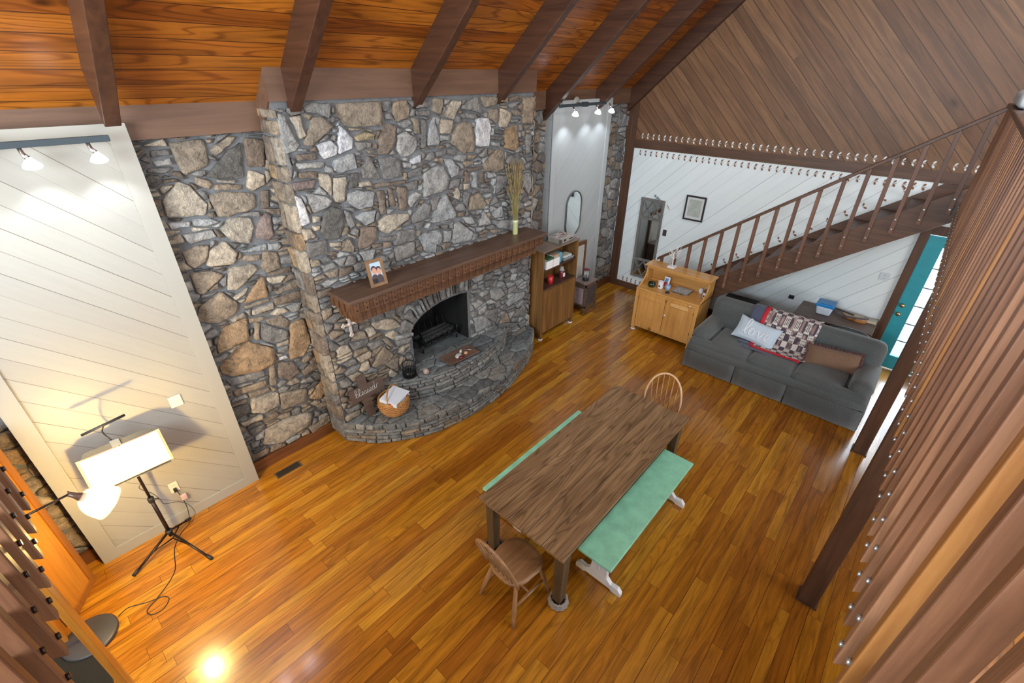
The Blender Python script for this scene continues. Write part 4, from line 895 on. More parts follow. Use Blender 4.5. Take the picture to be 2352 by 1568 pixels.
# pillows
def pillow(mb,w_,h_,d_,T,mi=0,n=14,pinch=.12,rnd=None):
    vs=[];fs=[]
    for sg in (1,-1):
        for i in range(n+1):
            for j in range(n+1):
                u=-1+2*i/n; v=-1+2*j/n; e=(1-u**4)*(1-v**4)
                px=u*(1-pinch*(1-v*v)*.5*abs(u)) ; py=v*(1-pinch*(1-u*u)*abs(v))
                vs.append((px*w_/2,py*h_/2,sg*d_/2*(max(0,e)**.55)))
    K=(n+1)**2
    for i in range(n):
        for j in range(n):
            a=i*(n+1)+j; fs.append((a,a+n+1,a+n+2,a+1)); fs.append((K+a,K+a+1,K+a+n+2,K+a+n+1))
    mb.add(vs,fs,mi,True,None,T)
LET={'l':([(0,.05),(.22,.4),(.36,.95),(.28,1.2),(.16,1.0),(.14,.35),(.24,0),(.42,.08)],.42),
'e':([(0,.08),(.22,.2),(.33,.42),(.22,.56),(.08,.35),(.14,.06),(.30,0),(.44,.1)],.44),
'b':([(0,.05),(.2,.45),(.33,1.0),(.24,1.2),(.13,.95),(.12,.15),(.26,0),(.40,.15),(.38,.42),(.26,.48),(.50,.42)],.50),
's':([(0,.05),(.18,.5),(.22,.5),(.32,.2),(.24,0),(.08,.03),(.28,-.02),(.42,.1)],.42),
'd':([(.36,.46),(.18,.54),(.05,.3),(.12,.02),(.28,.06),(.40,.5),(.52,1.25),(.42,.5),(.46,.02),(.60,.1),(.8,.5),(.95,.7)],.6),
'o':([(.02,.2),(.1,.42),(.26,.52),(.10,.50),(.03,.25),(.15,0),(.34,.12),(.38,.38),(.26,.52),(.34,.42),(.54,.48)],.52),
'v':([(0,.42),(.1,.52),(.18,.3),(.24,.02),(.38,.25),(.44,.52),(.58,.42)],.56)}
def script(mb,word,T,s,r,mi=0,zoff=None):
    x=0
    for ch in word:
        pts,adv=LET[ch]; P=spline([Vector(((x+a)*s,c*s,0)) for a,c in pts],5)
        if zoff: P=[Vector((p.x,p.y,zoff(p.x,p.y))) for p in P]
        mb.tube([T@p for p in P],r,5,mi); x+=adv
    return x*s
t=empty('throw_pillow',(6.92,1.28,.66),'pale blue throw pillow with the word love, leaning on the sofa back','pillow')
T=frameT((6.90,1.27,.675),Vector((.10,-.98,-.16)).normalized(),Vector((.70,.02,.714)).normalized(),Vector((-.70,-.17,.69)).normalized())
ex=Vector((.06,-.985,-.16)).normalized(); ez=ex.cross(Vector((.62,0,.78)).normalized()).normalized(); ey=ez.cross(ex); T=frameT((6.905,1.27,.665),ex,ey,ez)
b=MB(); pillow(b,.60,.36,.15,T,pinch=.14); b.build('cover',lovep_m,t)
b=MB()
def zf(x,y):
    u=x/.30; v=y/.18; return .075*(max(0,(1-u**4)*(1-v**4))**.55)+.002
T2=T.copy(); x0=-.19
for ch in 'love':
    pts,adv=LET[ch]; s_=.20; P=spline([Vector((x0+a*s_,(c-.45)*s_,0)) for a,c in pts],5); P=[Vector((p.x,p.y,zf(p.x,p.y))) for p in P]
    b.tube([T@p for p in P],.0095,6); x0+=adv*s_
b.build('lettering',plain('lettering_white',(.70,.76,.80),.7),t)
t=empty('throw_pillow',(6.93,.27,.6),'brown woven lumbar pillow with maroon fringe on the sofa','pillow')
ex=Vector((.18,-.97,.02)).normalized(); ez=ex.cross(Vector((.45,0,.89)).normalized()).normalized(); ey=ez.cross(ex); T=frameT((6.92,.27,.625),ex,ey,ez)
b=MB(); pillow(b,.62,.27,.13,T,pinch=.03); b.build('cover',bpil_m,t)
rnd=random.Random(2); b=MB()
per=[]
for k in range(150):
    s_=k/150*4; i=int(s_); f=s_-i; c=[(-1,-1),(1,-1),(1,1),(-1,1)]; a,d_=c[i],c[(i+1)%4]; per.append(((a[0]+(d_[0]-a[0])*f)*.305,(a[1]+(d_[1]-a[1])*f)*.13))
for (x,y) in per:
    for q in range(2):
        o=Vector((x*1.10,y*1.22,0))+Vector((rnd.uniform(-.012,.012),rnd.uniform(-.012,.012),rnd.uniform(-.02,.025)))
        b.tube([T@Vector((x,y,0)),T@(Vector((x,y,0))*.5+o*.5+Vector((0,0,.008))),T@o],[.006,.005,.003],4)
b.build('fringe',fringe_m,t)
# ---------------------------------------------------------------- pine dry sink (hutch)
t=empty('dry_sink',(7.12,2.72,0),'honey pine dry sink cabinet with a curved high back, in front of the stairs','cabinet')
hx0,hx1,hy0,hy1=6.89,7.42,2.17,3.27
b=MB(); b.box((hx0+.012,hy0+.01,.10),(hx1,hy1-.01,.775)); b.box((hx0,hy0,.06),(hx0+.03,hy0+.06,.80)); b.box((hx0,hy1-.06,.06),(hx0+.03,hy1,.80)); b.box((hx0,hy0+.06,.735),(hx0+.03,hy1-.06,.80)); b.box((hx0,hy0+.06,.085),(hx0+.03,hy1-.06,.125))
b.build('carcass',pine_m,t,bevel=.003)
for y in (hy0,hy1-.07):
    for x in (hx0,hx1-.07):
        b=MB(); b.prism([(x,y,.11),(x+.07,y,.11),(x+.055,y,.012),(x+.015,y,.012)],(0,.07,0)); lg=b.build('leg',pine_m,t,bevel=.004)
        b=MB(); b.lathe([(0,0),(.042,0),(.046,.012),(.03,.016)],(x+.035,y+.035,0),12); b.build('slider_cup',white_m,lg)
b=MB(); b.box((hx0-.01,2.52,.79),(hx1,hy1,.815)); b.box((hx0-.01,2.17,.79),(hx1,2.52,.822)); b.build('counter',pineY_m,t,bevel=.004)
for (ya_,yb_,kn) in ((2.72,3.20,None),(2.23,2.71,1)):
    b=MB(); X=hx0-.008
    b.box((X,ya_,.13),(X+.03,ya_+.075,.735)); b.box((X,yb_-.075,.13),(X+.03,yb_,.735)); b.box((X,ya_+.075,.13),(X+.03,yb_-.075,.20)); b.box((X,ya_+.075,.655),(X+.03,yb_-.075,.735)); b.box((X+.012,ya_+.07,.19),(X+.02,yb_-.07,.66))
    for q in (1,2): yy=ya_+.075+(yb_-ya_-.15)*q/3; b.box((X+.009,yy-.0015,.20),(X+.0125,yy+.0015,.655))
    dd=b.build('door',pine_m,t,bevel=.002)
    if kn:
        b=MB(); b.lathe([(0,-.012),(.012,-.012),(.017,0),(.011,.012),(0,.015)],(0,0,0),14,0,Tm((X-.014,yb_-.025,.47),(0,-PI/2,0))); b.build('knob',white_m,dd)
        b=MB(); b.box((X-.003,2.33,.665),(X+.002,2.62,.715)); b.build('patch_board',pinelt_m,dd)
    for z in (.25,.62):
        b=MB(); yy=ya_ if kn else yb_; b.box((X-.002,yy-.004,z),(X+.002,yy+.004,z+.05)); b.build('hinge',black_m,dd)
b=MB(); X=hx0-.006; b.box((X,2.20,.742),(X+.02,2.425,.785)); dr=b.build('drawer',pine_m,t,bevel=.002)
b=MB(); b.lathe([(0,-.012),(.010,-.012),(.015,0),(.010,.012),(0,.014)],(0,0,0),14,0,Tm((X-.013,2.305,.765),(0,-PI/2,0))); b.build('knob',white_m,dr)
b=MB(); b.box((X-.012,2.69,.70),(X,2.72,.745)); b.build('latch',plain('latch_wood',(.22,.10,.03),.5),t)
b=MB(); b.box((hx1-.025,hy0+.01,.8),(hx1,hy1-.01,1.14)); b.box((hx1-.05,2.55,.815),(hx1-.025,hy1-.02,.845)); b.build('back_board',pineY_m,t)
for y in (hy0,hy1-.022):
    b=MB(); prof=[(hx0,.80),(hx0+.06,.82),(hx0+.15,.86),(hx0+.235,.93),(hx0+.275,1.0),(hx0+.285,1.08),(hx0+.27,1.13),(hx1,1.13),(hx1,.80)]
    b.prism([(x,y,z) for x,z in prof],(0,.022,0)); b.build('side_scroll',pine_m,t,bevel=.003)
b=MB(); b.box((hx0+.25,hy0-.03,1.13),(hx1+.015,hy1+.03,1.152)); b.box((hx0+.28,hy0+.02,1.085),(hx0+.30,hy1-.02,1.13)); b.build('top_shelf',pineY_m,t,bevel=.004)
# things on the dry sink
def lathed(name,prof,c,m,label,cat,group=None,n=24):
    b=MB(); b.lathe(prof,(0,0,0),n); o=b.build(name,m,world=False,loc=None); o.location=c; tag(o,label,cat,group); return o
cz=.816
o=lathed('candle_bowl',[(.0,.0),(.05,.0),(.062,.02),(.064,.075),(.058,.078),(.052,.05),(0,.048)],(7.07,3.09,cz),plain('dark_green_glass',(.012,.03,.018),.12),'dark green glass candle bowl at the left end of the pine counter','candle holder')
o=lathed('white_candle',[(0,0),(.042,0),(.048,.012),(.046,.11),(.050,.125),(.044,.128),(.040,.118),(0,.116)],(7.10,2.945,cz),white_m,'tall white candle jar between the green bowl and the red card','candle')
b=MB(); b.box((-.012,-.014,.04),(-.010,.014,.065)); q=b.build('label_mark',black_m,o,world=False); q.location=(-.036,0,0)
t=empty('picture_card',(7.31,2.92,cz),'small card showing a blue and red figure, standing against the cabinet back','card',rz=0)
b=MB(); b.prism([(7.25,2.87,cz),(7.25,2.97,cz),(7.30,2.97,cz+.15),(7.30,2.87,cz+.15)],(.004,0,0)); b.build('card',paper_m,t)
b=MB(); b.prism([(7.249,2.885,cz+.005),(7.249,2.965,cz+.005),(7.265,2.955,cz+.062),(7.265,2.895,cz+.062)],(-.0015,0,0)); b.build('red_patch',red_m,t)
b=MB(); b.prism([(7.268+.05/.15*0,2.90,cz+.06),(7.268,2.945,cz+.06),(7.289,2.955,cz+.125),(7.289,2.895,cz+.125)],(-.0025,0,0)); b.build('blue_patch',plain('print_blue',(.10,.28,.60),.6),t)
o=lathed('blue_cup',[(0,0),(.034,0),(.042,.02),(.044,.085),(.040,.087),(.037,.03),(0,.02)],(7.12,2.82,cz),plain('blue_white_ceramic',(.28,.42,.66),.3,var=.3),'small blue and white cup just in front of the red card','cup')
b=MB(); b.lathe([(0,0),(.034,0),(.038,.008),(.03,.022),(.012,.028),(0,.034)],(0,0,0),18); o=b.build('candle_snuffer',black_m,world=False); o.location=(7.0,2.765,cz); tag(o,'small dark round piece lying at the counter edge below the blue cup','candle snuffer')
t=empty('glass_tray',(7.21,2.6,cz),'flat glass-lidded tray holding small trinkets on the pine counter','tray')
b=MB(); b.box((7.09,2.46,cz),(7.32,2.73,cz+.008)); b.box((7.09,2.46,cz),(7.10,2.73,cz+.035)); b.box((7.31,2.46,cz),(7.32,2.73,cz+.035)); b.box((7.10,2.46,cz),(7.31,2.47,cz+.035)); b.box((7.10,2.72,cz),(7.31,2.73,cz+.035)); b.build('box_frame',greyw_m,t)
b=MB(); b.box((7.092,2.462,cz+.035),(7.318,2.728,cz+.038)); b.build('glass_lid',glass_m,t)
rnd=random.Random(8); tk=[plain('trinket_silver',(.6,.6,.62),.3,.6),plain('trinket_dark',(.08,.08,.1),.5),plain('trinket_tan',(.5,.42,.28),.5)]
b=MB()
for k in range(42):
    x,y=rnd.uniform(7.11,7.30),rnd.uniform(2.48,2.71); r=rnd.uniform(.006,.013); b.lathe([(0,0),(r,0),(r,r*1.2),(0,r*1.6)],(x,y,cz+.008),7,k%3)
o=b.build('trinkets',tk,t); o['kind']='stuff'
o=lathed('white_jar',[(0,0),(.033,0),(.036,.01),(.036,.07),(.034,.085),(0,.087)],(7.44-.07,2.35,cz+.006),white_m,'white lidded jar at the back right of the pine counter, left of the brown jar','jar')
o=lathed('white_jar',[(0,0),(.033,0),(.036,.01),(.036,.06),(.034,.075),(0,.077)],(7.24,2.235,cz+.006),white_m,'white candle jar at the front right corner of the pine counter, with a black mark','jar')
b=MB(); b.box((-.037,-.016,.02),(-.034,.016,.045)); b.build('label_mark',black_m,o,world=False)
o=lathed('glass_jar',[(0,0),(.036,0),(.04,.01),(.04,.07),(.03,.09),(.03,.10)],(7.355,2.255,cz+.006),plain('amber_jar',(.12,.06,.04),.15),'brown glass jar with a clear lid against the right scroll of the cabinet','jar')
b=MB(); b.lathe([(.032,.10),(.034,.115),(.02,.125),(.01,.15),(0,.155)],(0,0,0),18); b.build('lid',glass_m,o,world=False)
t=empty('twig_tree',(7.30,2.90,1.152),'white ornamental twig tree on a square base on top of the pine cabinet','ornament')
b=MB(); b.box((7.24,2.83,1.152),(7.36,2.95,1.18)); b.build('base',white_m,t,bevel=.004)
b=MB(); rnd=random.Random(5); b.tube([(7.30,2.89,1.18),(7.30,2.895,1.30),(7.305,2.90,1.42)],[.011,.009,.006],6)
for k in range(16):
    z=rnd.uniform(1.28,1.42); a=rnd.uniform(0,2*PI); l=rnd.uniform(.10,.22); p=Vector((7.30,2.895,z)); d=Vector((math.cos(a)*.55,math.sin(a)*.8,.9)).normalized()
    q=p+d*l*.5; r=q+(d+Vector((0,rnd.uniform(-.3,.3),.25))).normalized()*l*.6; b.tube([p,q,r],[.004,.003,.0015],4); b.tube([q,q+Vector((rnd.uniform(-.03,.03),rnd.uniform(-.06,.06),.06))],[.002,.001],4)
b.build('branches',paper_m,t)
# ---------------------------------------------------------------- bookcase
t=empty('bookcase',(5.9,4.32,0),'tall stained wood bookcase with two open shelves over doors, beside the fireplace','bookcase')
x0,x1,y0,y1,zt=5.42,6.37,4.18,4.50,1.565
b=MB(); b.box((x0,y0,.12),(x0+.025,y1,zt)); b.box((x1-.025,y0,.12),(x1,y1,zt)); b.box((x0,y1-.012,.12),(x1,y1,zt)); b.box((x0+.025,y0+.02,.12),(x1-.025,y1,.145)); b.box((x0+.025,y0+.01,.88),(x1-.025,y1,.905)); b.build('carcass',walnut_m,t,bevel=.003)
b=MB(); b.box((x0-.01,y0-.01,zt),(x1+.01,y1,zt+.02)); b.build('top_board',greyw_m if False else wood('bookcase_top',(.14,.10,.075),(.25,.19,.145),'X',.4,18),t,bevel=.003)
b=MB(); b.box((x0+.025,y0+.02,1.235),(x1-.025,y1-.012,1.262)); b.box((x0+.025,y0+.01,.905),(x1-.025,y1-.012,.925)); b.build('shelf',walnutX_m,t)
for a,c in ((x0+.03,x0+.35),(x0+.352,x0+.63),(x0+.632,x1-.03)):
    b=MB(); b.box((a,y0-.012,.135),(c,y0+.008,.895)); b.build('door',walnut_m,t,bevel=.002)
for x in (x0+.0,x1-.07):
    for y in (y0,y1-.07):
        b=MB(); b.prism([(x,y,.12),(x+.07,y,.12),(x+.055,y,.01),(x+.02,y,.01)],(0,.055,0)); lg=b.build('leg',walnut_m,t)
        b=MB(); b.lathe([(0,0),(.04,0),(.045,.014),(.03,.018)],(x+.035,y+.03,0),12); b.build('slider_cup',white_m,lg)
t=empty('record_case',(5.9+.15,4.33,zt+.02),'silver hard case with a printed lid lying on top of the bookcase','case',rz=0)
T=Tm((6.07,4.345,zt+.02),(0,0,math.radians(4)))
b=MB(); b.box((-.20,-.125,0),(.20,.125,.085),T=T); b.build('shell',plain('case_silver',(.42,.42,.38),.35,.3,var=.1),t,bevel=.006)
b=MB()
for sx in (-1,1):
    for sy in (-1,1): b.box((sx*.20-.018,sy*.125-.018,.02),(sx*.20+.004 if sx>0 else -.182,sy*.125+.004 if sy>0 else -.107,.089),T=T)
b.build('corner_guard',chrome_m,t)
b=MB(); b.box((-.10,-.132,.03),(-.05,-.124,.06),T=T); b.box((.06,-.135,.03),(.15,-.124,.045),T=T); b.build('clasp',black_m,t)
def pm():
    m,nt,b_=mat('lid_print'); v=coords(nt); n=noise(nt,v,14,2,.5,1.5); L(nt,ramp(nt,n,[(.38,(.06,.05,.05)),(.47,(.45,.28,.22)),(.53,(.7,.7,.7)),(.6,(.2,.14,.12))]),b_.inputs['Base Color']); b_.inputs['Roughness'].default_value=.25; return m
b=MB(); b.box((-.17,-.10,.085),(.17,.10,.089),T=T); b.build('lid_print',pm(),t)
# books, boxes and candles on the bookcase shelves
sz=1.262
wbook=[paper_m,plain('book_green',(.05,.11,.06),.6),plain('book_tan',(.40,.31,.20),.6)]
def book(x,y,z,w_,d_,h_,cov,label,group=None,rz=0):
    t=empty('book',(x,y,z),label,'book',group,rz)
    b=MB(); b.box((-w_/2,-d_/2,0),(w_/2,d_/2,.003)); b.box((-w_/2,-d_/2,h_-.003),(w_/2,d_/2,h_)); b.box((-w_/2,-d_/2-.001,0),(w_/2,-d_/2+.004,h_)); b.build('cover',cov,t,world=False)
    b=MB(); b.box((-w_/2+.003,-d_/2+.004,.003),(w_/2-.003,d_/2-.003,h_-.003)); b.build('pages',paper_m,t,world=False); return t
pos=['lowest','second','third']
for c_,(x,side) in enumerate(((5.60,'left'),(5.775,'right'))):
    for k in range(3):
        book(x,4.29,sz+.045*k,.165,.20,.043,wbook[0],'white spined book, %s of the %s stack on the top open shelf'%(pos[k],side),'white spined books stacked on the shelf')
book(5.62,4.30,sz+.135,.19,.20,.03,wbook[1],'dark green book lying on the left white stack'); book(5.80,4.31,sz+.135,.17,.18,.045,wbook[2],'tan book lying on the right white stack')
b=MB(); b.box((5.90,4.24,sz),(5.98,4.36,sz+.17)); o=b.build('blue_box',plain('light_blue_card',(.12,.42,.60),.5),world=False,bevel=.002); tag(o,'light blue upright box beside the stacked books','box')
t=empty('glass_dish',(6.17,4.3,sz),'clear glass dish with pale folded paper on the upper shelf','dish')
b=MB(); b.box((6.03,4.22,sz),(6.30,4.40,sz+.03)); b.box((6.02,4.21,sz+.03),(6.31,4.41,sz+.036)); b.build('tray',glass_m,t,bevel=.004)
b=MB(); b.box((6.05,4.24,sz+.04),(6.27,4.38,sz+.075),T=None); b.build('folded_paper',plain('pale_mint_paper',(.55,.62,.56),.6),t,bevel=.003)
s2=.925
t=empty('red_candle',(5.78,4.30,s2),'red jar candle on the lower open shelf','candle')
b=MB(); b.lathe([(0,0),(.05,0),(.052,.06),(.052,.13),(.048,.13),(.046,.08),(0,.08)],(5.78,4.30,s2),20); b.build('jar',plain('red_glass',(.50,.03,.03),.15),t)
t=empty('jar_candle',(6.10,4.30,s2),'dark red jar with clear dome lid and white label, right of the red candle','candle')
b=MB(); b.lathe([(0,0),(.045,0),(.048,.01),(.048,.12),(.04,.13)],(6.10,4.30,s2),20); b.build('jar',plain('dark_red_jar',(.13,.015,.02),.15),t)
b=MB(); b.lathe([(.043,.13),(.046,.14),(.044,.155),(.028,.165),(.034,.19),(.024,.205),(0,.21)],(6.10,4.30,s2),20); b.build('lid',glass_m,t)
b=MB(); b.box((6.075,4.247,s2+.035),(6.125,4.252,s2+.10)); b.build('label',paper_m,t)
# ---------------------------------------------------------------- nightstand and lantern
t=empty('side_table',(6.96,4.32,0),'small dark side table with wicker drawer fronts between bookcase and stone wall','table')
nx0,nx1,ny0,ny1,nz=6.77,7.14,4.20,4.50,.62
b=MB(); b.box((nx0-.01,ny0-.01,nz-.02),(nx1+.01,ny1,nz)); b.build('top',plain('nightstand_top',(.20,.15,.14),.35,var=.25),t,bevel=.003)
b=MB(); b.box((nx0+.01,ny0+.012,.14),(nx1-.01,ny1,nz-.02)); b.box((nx0,ny0,nz-.09),(nx1,ny0+.02,nz-.02)); b.box((nx0,ny0,.12),(nx1,ny0+.02,.16)); b.build('body',desk_m,t)
for x in (nx0,nx1-.03):
    for y in (ny0,ny1-.03): b=MB(); b.box((x,y,0),(x+.03,y+.03,nz-.02)); b.build('leg',desk_m,t,bevel=.002)
for z in (.18,.36):
    b=MB()
    for i in range(7):
        for j in range(4): b.box((nx0+.035+i*.043,ny0+(.002 if (i+j)%2 else .006),z+j*.04),(nx0+.073+i*.043,ny0+.018,z+j*.04+.034))
    b.build('drawer_front',plain('woven_dark',(.075,.058,.05),.7,var=.3),t)
b=MB(); b.box((nx0-.002,ny0+.06,.18),(nx0+.01,ny1-.05,.50)); b.build('side_panel',plain('side_cloth',(.28,.22,.24),.7,var=.3),t)
t=empty('lantern',(6.93,4.33,nz),'small glass candle lantern with a dark red lid on the side table','lantern')
c=(6.93,4.33,nz)
b=MB(); b.lathe([(0,0),(.062,0),(.062,.02),(.045,.035),(.05,.045),(0,.045)],c,16); b.build('base',iron_m,t)
b=MB(); b.lathe([(.046,.045),(.046,.20)],c,16); b.build('glass',glass_m,t)
b=MB(); b.lathe([(0,.045),(.025,.045),(.025,.10),(0,.10)],c,12); b.build('candle',black_m,t)
b=MB()
for k in range(4): a=PI/4+k*PI/2; b.tube([(c[0]+.055*math.cos(a),c[1]+.055*math.sin(a),nz+.02),(c[0]+.055*math.cos(a),c[1]+.055*math.sin(a),nz+.20)],.0035,5)
b.build('post_wires',iron_m,t)
b=MB(); b.lathe([(.06,.20),(.062,.212),(.05,.218),(.0,.222)],c,16); b.build('lid',plain('dark_red_lid',(.16,.02,.025),.4),t)
# wooden frame leaning on the grey panel
t=empty('leaning_frame',(6.98,4.54,0),'narrow wooden frame around a pale board leaning between bookcase and side table','frame')
b=MB(); fx0,fx1,fy=6.52,7.16,4.54
b.box((fx0,fy-.02,.02),(fx0+.06,fy,1.30)); b.box((fx1-.055,fy-.02,.02),(fx1,fy,1.30)); b.box((fx0+.06,fy-.02,1.235),(fx1-.055,fy,1.30)); b.box((fx0+.06,fy-.02,.02),(fx1-.055,fy,.08)); b.build('frame',base_m,t,bevel=.003)
b=MB(); b.box((fx0+.06,fy-.008,.08),(fx1-.055,fy-.002,1.235)); b.box((fx0+.06,fy-.014,1.12),(fx1-.055,fy-.008,1.14)); b.build('board',plain('pale_board',(.52,.53,.50),.5),t)
# ---------------------------------------------------------------- wall things
t=empty('oval_mirror',(6.70,4.55,1.5),'tall pill-shaped mirror hanging on the grey wall panel','mirror')
def stadium(cx,cz,w_,h_,y,n=14):
    r=w_/2; return [(cx+r*math.cos(a),y,cz+h_/2-r+r*math.sin(a)) for a in [PI*k/n for k in range(n+1)]]+[(cx+r*math.cos(a),y,cz-h_/2+r+r*math.sin(a)) for a in [PI+PI*k/n for k in range(n+1)]]
b=MB(); b.prism(stadium(6.69,1.86,.42,.76,4.552),(0,.006,0)); b.build('glass',mirror_m,t)
b=MB(); b.tube(stadium(6.69,1.86,.43,.77,4.55),.011,8,closed=True); b.build('frame',plain('mirror_rim',(.10,.10,.10),.4,.5),t)
X=XR-.004
t=empty('farmhouse_mirror',(X-.02,3.96,.32),'tall grey barnwood mirror with crossed slats at top and bottom on the white wall','mirror')
my0,my1,mz0,mz1=3.705,4.185,.32,1.92
b=MB(); F=.045
b.box((X-.035,my0,mz0),(X-.005,my0+F,mz1)); b.box((X-.035,my1-F,mz0),(X-.005,my1,mz1))
for z in (mz0,mz0+.36,mz1-.40,mz1-F): b.box((X-.035,my0+F,z),(X-.005,my1-F,z+F))
b.build('frame',greyw_m,t,bevel=.003)
b=MB()
for za,zb in ((mz0+F,mz0+.36),(mz1-.40+F,mz1-F)):
    ya_,yb_=my0+F,my1-F; ym=(ya_+yb_)/2
    for p,q in (((ya_,za),(ym,zb)),((ym,zb),(yb_,za)),((ya_,zb),(ym,za)),((ym,za),(yb_,zb))):
        d=Vector((q[0]-p[0],q[1]-p[1])).normalized(); nn=Vector((-d.y,d.x))*.011
        b.prism([(X-.030,p[0]+nn.x,p[1]+nn.y),(X-.030,q[0]+nn.x,q[1]+nn.y),(X-.030,q[0]-nn.x,q[1]-nn.y),(X-.030,p[0]-nn.x,p[1]-nn.y)],(.018,0,0))
b.build('cross_slats',greyw_m,t)
b=MB(); b.box((X-.012,my0+.02,mz0+.02),(X-.008,my1-.02,mz1-.02)); b.build('glass',plain('mirror_dim',(.55,.60,.60),.04,1),t)
t=empty('flower_ornament',(X-.01,3.90,1.96),'small grey flower ornament above the barnwood mirror','ornament')
b=MB()
for (cy,cz_) in ((3.92,1.985),(3.875,1.955),(3.845,1.935)):
    for k in range(5): a=2*PI*k/5; b.lathe([(0,-.004),(.009,0),(0,.004)],(0,0,0),8,0,Tm((X-.012,cy+.014*math.cos(a),cz_+.014*math.sin(a)),(0,PI/2,0)))
b.tube([(X-.01,3.94,1.97),(X-.012,3.88,1.945),(X-.01,3.80,1.93)],.003,5)
b.build('blossoms',plain('dull_violet',(.28,.28,.36),.6),t)
b=MB(); b.tube([(X-.012,3.66,1.86),(X-.016,3.60,1.78)],.005,5); o=b.build('twig',plain('twig_tan',(.35,.25,.15),.7),world=False); tag(o,'short thin twig sticking out beside the upper right of the barnwood mirror','twig')
t=empty('framed_picture',(X-.01,3.14,1.88),'dark framed certificate hanging on the white plank wall','picture')
py0,py1,pz0,pz1=2.955,3.32,1.665,2.10
b=MB(); F=.028
b.box((X-.025,py0,pz0),(X,py0+F,pz1)); b.box((X-.025,py1-F,pz0),(X,py1,pz1)); b.box((X-.025,py0+F,pz0),(X,py1-F,pz0+F)); b.box((X-.025,py0+F,pz1-F),(X,py1-F,pz1)); b.build('frame',plain('black_frame',(.022,.016,.018),.4),t,bevel=.003)
b=MB(); b.box((X-.012,py0+F,pz0+F),(X-.008,py1-F,pz1-F)); b.build('mat_board',plain('mat_white',(.60,.64,.64),.6),t)
b=MB(); b.box((X-.014,py0+.065,pz0+.07),(X-.012,py1-.065,pz1-.065)); b.build('document',plain('document_grey',(.42,.46,.42),.6,var=.12),t)
rnd=random.Random(3); b=MB()
for k in range(11):
    z=pz1-.10-k*.024; w_=rnd.uniform(.03,.09); b.box((X-.0148,3.137-w_,z),(X-.014,3.137+w_,z+.004))
b.build('text_lines',plain('document_ink',(.26,.30,.28),.6),t)
def plate(x,y,z,ax,m,label,cat,w_=.075,h_=.118,kind='switch'):
    t=empty('outlet' if kind!='switch' else 'light_switch',(x,y,z),label,cat)
    b=MB()
    if ax=='y': b.box((x-w_/2,y-.006,z-h_/2),(x+w_/2,y,z+h_/2))
    else: b.box((x-.006,y-w_/2,z-h_/2),(x,y+w_/2,z+h_/2))
    b.build('plate',m,t,bevel=.003)
    b=MB()
    if kind=='switch':
        if ax=='y': b.box((x-.006,y-.014,z-.012),(x+.006,y-.006,z+.012))
        else: b.box((x-.014,y-.006,z-.012),(x-.006,y+.006,z+.012))
        b.build('toggle',m,t)
    else:
        for dz in (-.025,.025):
            for s_ in (-.008,.008):
                if ax=='y': b.box((x+s_-.0015,y-.0075,z+dz-.006),(x+s_+.0015,y-.006,z+dz+.006))
                else: b.box((x-.0075,y+s_-.0015,z+dz-.006),(x-.006,y+s_+.0015,z+dz+.006))
        b.build('slots',black_m,t)
    return t
ivory=plain('ivory_plate',(.70,.64,.52),.4)
plate(.462,4.575,1.33,'y',ivory,'square ivory switch plate on the beige panel','switch',.10,.118)
plate(.165,4.575,.44,'y',ivory,'ivory wall outlet with a plugged-in cord on the beige panel','outlet',kind='outlet')
plate(XR+.004,3.62,1.33,'x',plain('dark_plate',(.05,.04,.05),.5),'dark switch plate right of the barnwood mirror','switch')
plate(XR+.006,.14,1.41,'x',plain('white_plate',(.62,.70,.74),.4),'white double outlet on the plank wall beneath the stairs','outlet',w_=.12,kind='outlet')
# ---------------------------------------------------------------- desk under the stairs
t=empty('desk',(8.1,.5,0),'low brown desk behind the sofa, below the stairs','desk')
b=MB(); b.box((7.80,-.02,.725),(8.43,1.02,.75)); b.build('desktop',desk_m,t,bevel=.004)
b=MB(); b.box((7.84,.02,.60),(8.42,.98,.725)); b.build('drawer_case',desk_m,t)
for x in (7.84,8.36):
    for y in (.02,.92): b=MB(); b.box((x,y,0),(x+.06,y+.06,.60)); b.build('leg',desk_m,t,bevel=.003)
t=empty('storage_tub',(8.13,.67,.75),'square clear tub of white powder with a bright blue lid on the desk','tub')
b=MB(); q=.115; zz=.751
b.add([(8.12-q*.8,.67-q*.8,zz),(8.12+q*.8,.67-q*.8,zz),(8.12+q*.8,.67+q*.8,zz),(8.12-q*.8,.67+q*.8,zz),(8.12-q,.67-q,zz+.14),(8.12+q,.67-q,zz+.14),(8.12+q,.67+q,zz+.14),(8.12-q,.67+q,zz+.14)],[(0,3,2,1),(4,5,6,7),(0,1,5,4),(1,2,6,5),(2,3,7,6),(3,0,4,7)])
b.build('body',plain('frosted_white',(.60,.70,.80),.35,var=.08),t,bevel=.02)
b=MB(); b.box((8.12-q-.008,.67-q-.008,zz+.135),(8.12+q+.008,.67+q+.008,zz+.185)); b.box((8.12-q+.02,.67-q+.02,zz+.185),(8.12+q-.02,.67+q-.02,zz+.195)); b.build('lid',plain('blue_lid',(.02,.22,.55),.3),t,bevel=.012)
